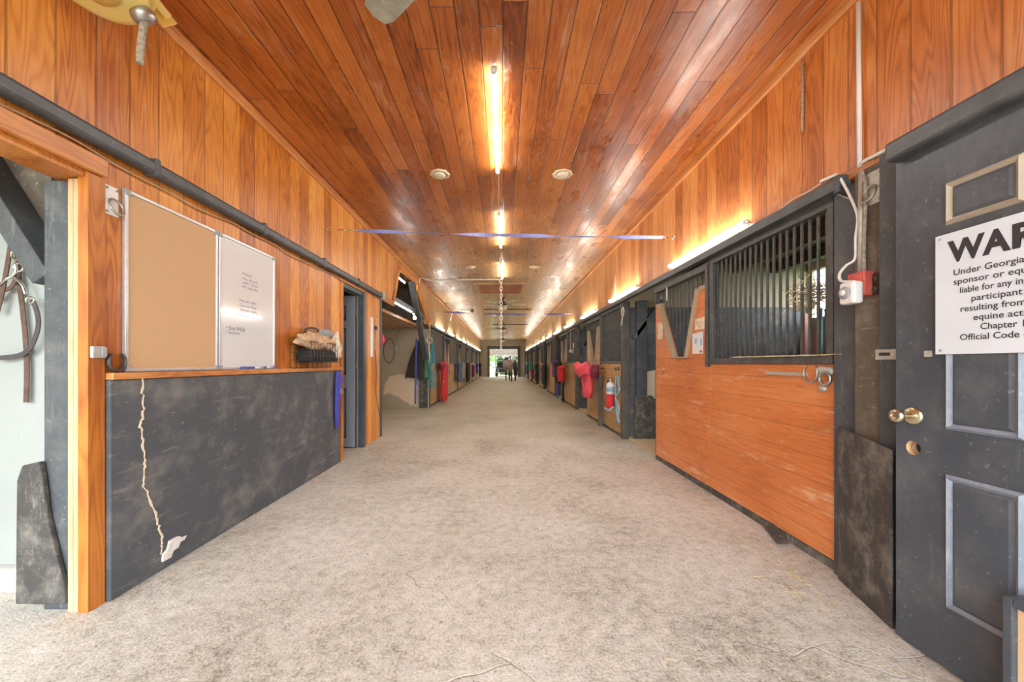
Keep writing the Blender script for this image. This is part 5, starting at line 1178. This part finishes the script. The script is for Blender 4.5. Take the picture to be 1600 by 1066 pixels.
for sx in (-1, 1): mb = MB(); mb.lathe([(.07, 0), (.06, .02), (0, .025)], (xc + .42 * sx, yc - 1.03, .52), (0, -1, 0), 14); mb.build('headlamp', M['glass_shade'], CT)
mb = MB(); mb.box(xc - .6, xc + .6, yc - 1.10, yc - 1.055, .34, .40); mb.build('bumper', M['alu'], CT, bevel=.008)
# gate, tub and trees outside
t = thing('field_gate', (-1.0, 34.8, 0), 'white rail gate outside the far doorway on the left', 'gate')
mb = MB(); mb.box(-1.7, -1.6, 34.75, 34.85, 0, 1.45); mb.box(-.40, -.32, 34.75, 34.85, 0, 1.15); mb.build('gate_post', M['white_plastic'], t)
mb = MB(); mb.bar((-1.6, 34.8, 1.40), (-.4, 34.8, 1.02), .05, .09); mb.bar((-1.6, 34.8, .2), (-.4, 34.8, .2), .05, .09); mb.bar((-1.6, 34.8, .7), (-.4, 34.8, .6), .05, .07); mb.build('rails', M['white_plastic'], t)
random.seed(5); mb = MB()
for i in range(1900):
    p = Vector((random.uniform(-.62, 2.2), random.uniform(37.0, 37.8), random.uniform(.05, 1.98) - .25 * random.random() ** 2)); s_ = random.uniform(.06, .14)
    u = Vector((random.gauss(0, 1), random.gauss(0, 1), random.gauss(0, 1))).normalized() * s_; v = u.orthogonal().normalized() * s_ * .7
    mb.add([p - u, p - v, p + u, p + v], [(0, 1, 2, 3)])
tag(mb.build('hedge', plain('dark_hedge_leaves', (.035, .06, .02), .7, 0, .5, 6.)), 'dark clipped hedge behind the utility cart outside the far doorway', 'hedge')
def tree(x, y, h, label, seed):
    random.seed(seed); t = thing('tree', (x, y, 0), label, 'tree', 'trees beyond the far doorway')
    mb = MB(); mb.tube([(x, y, 0), (x + .1, y, h * .3), (x, y, h * .6)], [.16, .13, .08], 8); mb.build('trunk', M['weathered'], t)
    mb = MB()
    for i in range(700):
        a, b, c = random.gauss(0, .35), random.gauss(0, .35), random.gauss(0, .24); p = Vector((x + a * h * .6, y + b * h * .6, max(.5, h * .52 + c * h))); s_ = random.uniform(.08, .2)
        u = Vector((random.gauss(0, 1), random.gauss(0, 1), random.gauss(0, 1))).normalized() * s_; v = u.orthogonal().normalized() * s_ * .7
        mb.add([p - u, p - v, p + u, p + v], [(0, 1, 2, 3)])
    mb.build('crown', M['foliage'], t)
tree(-1.75, 43, 3.6, 'leafy green tree beyond the gate on the left', 11); tree(3.2, 50, 4.5, 'leafy green tree on the right beyond the far doorway', 12); tree(-.8, 58, 5, 'leafy green tree between the two others', 13)
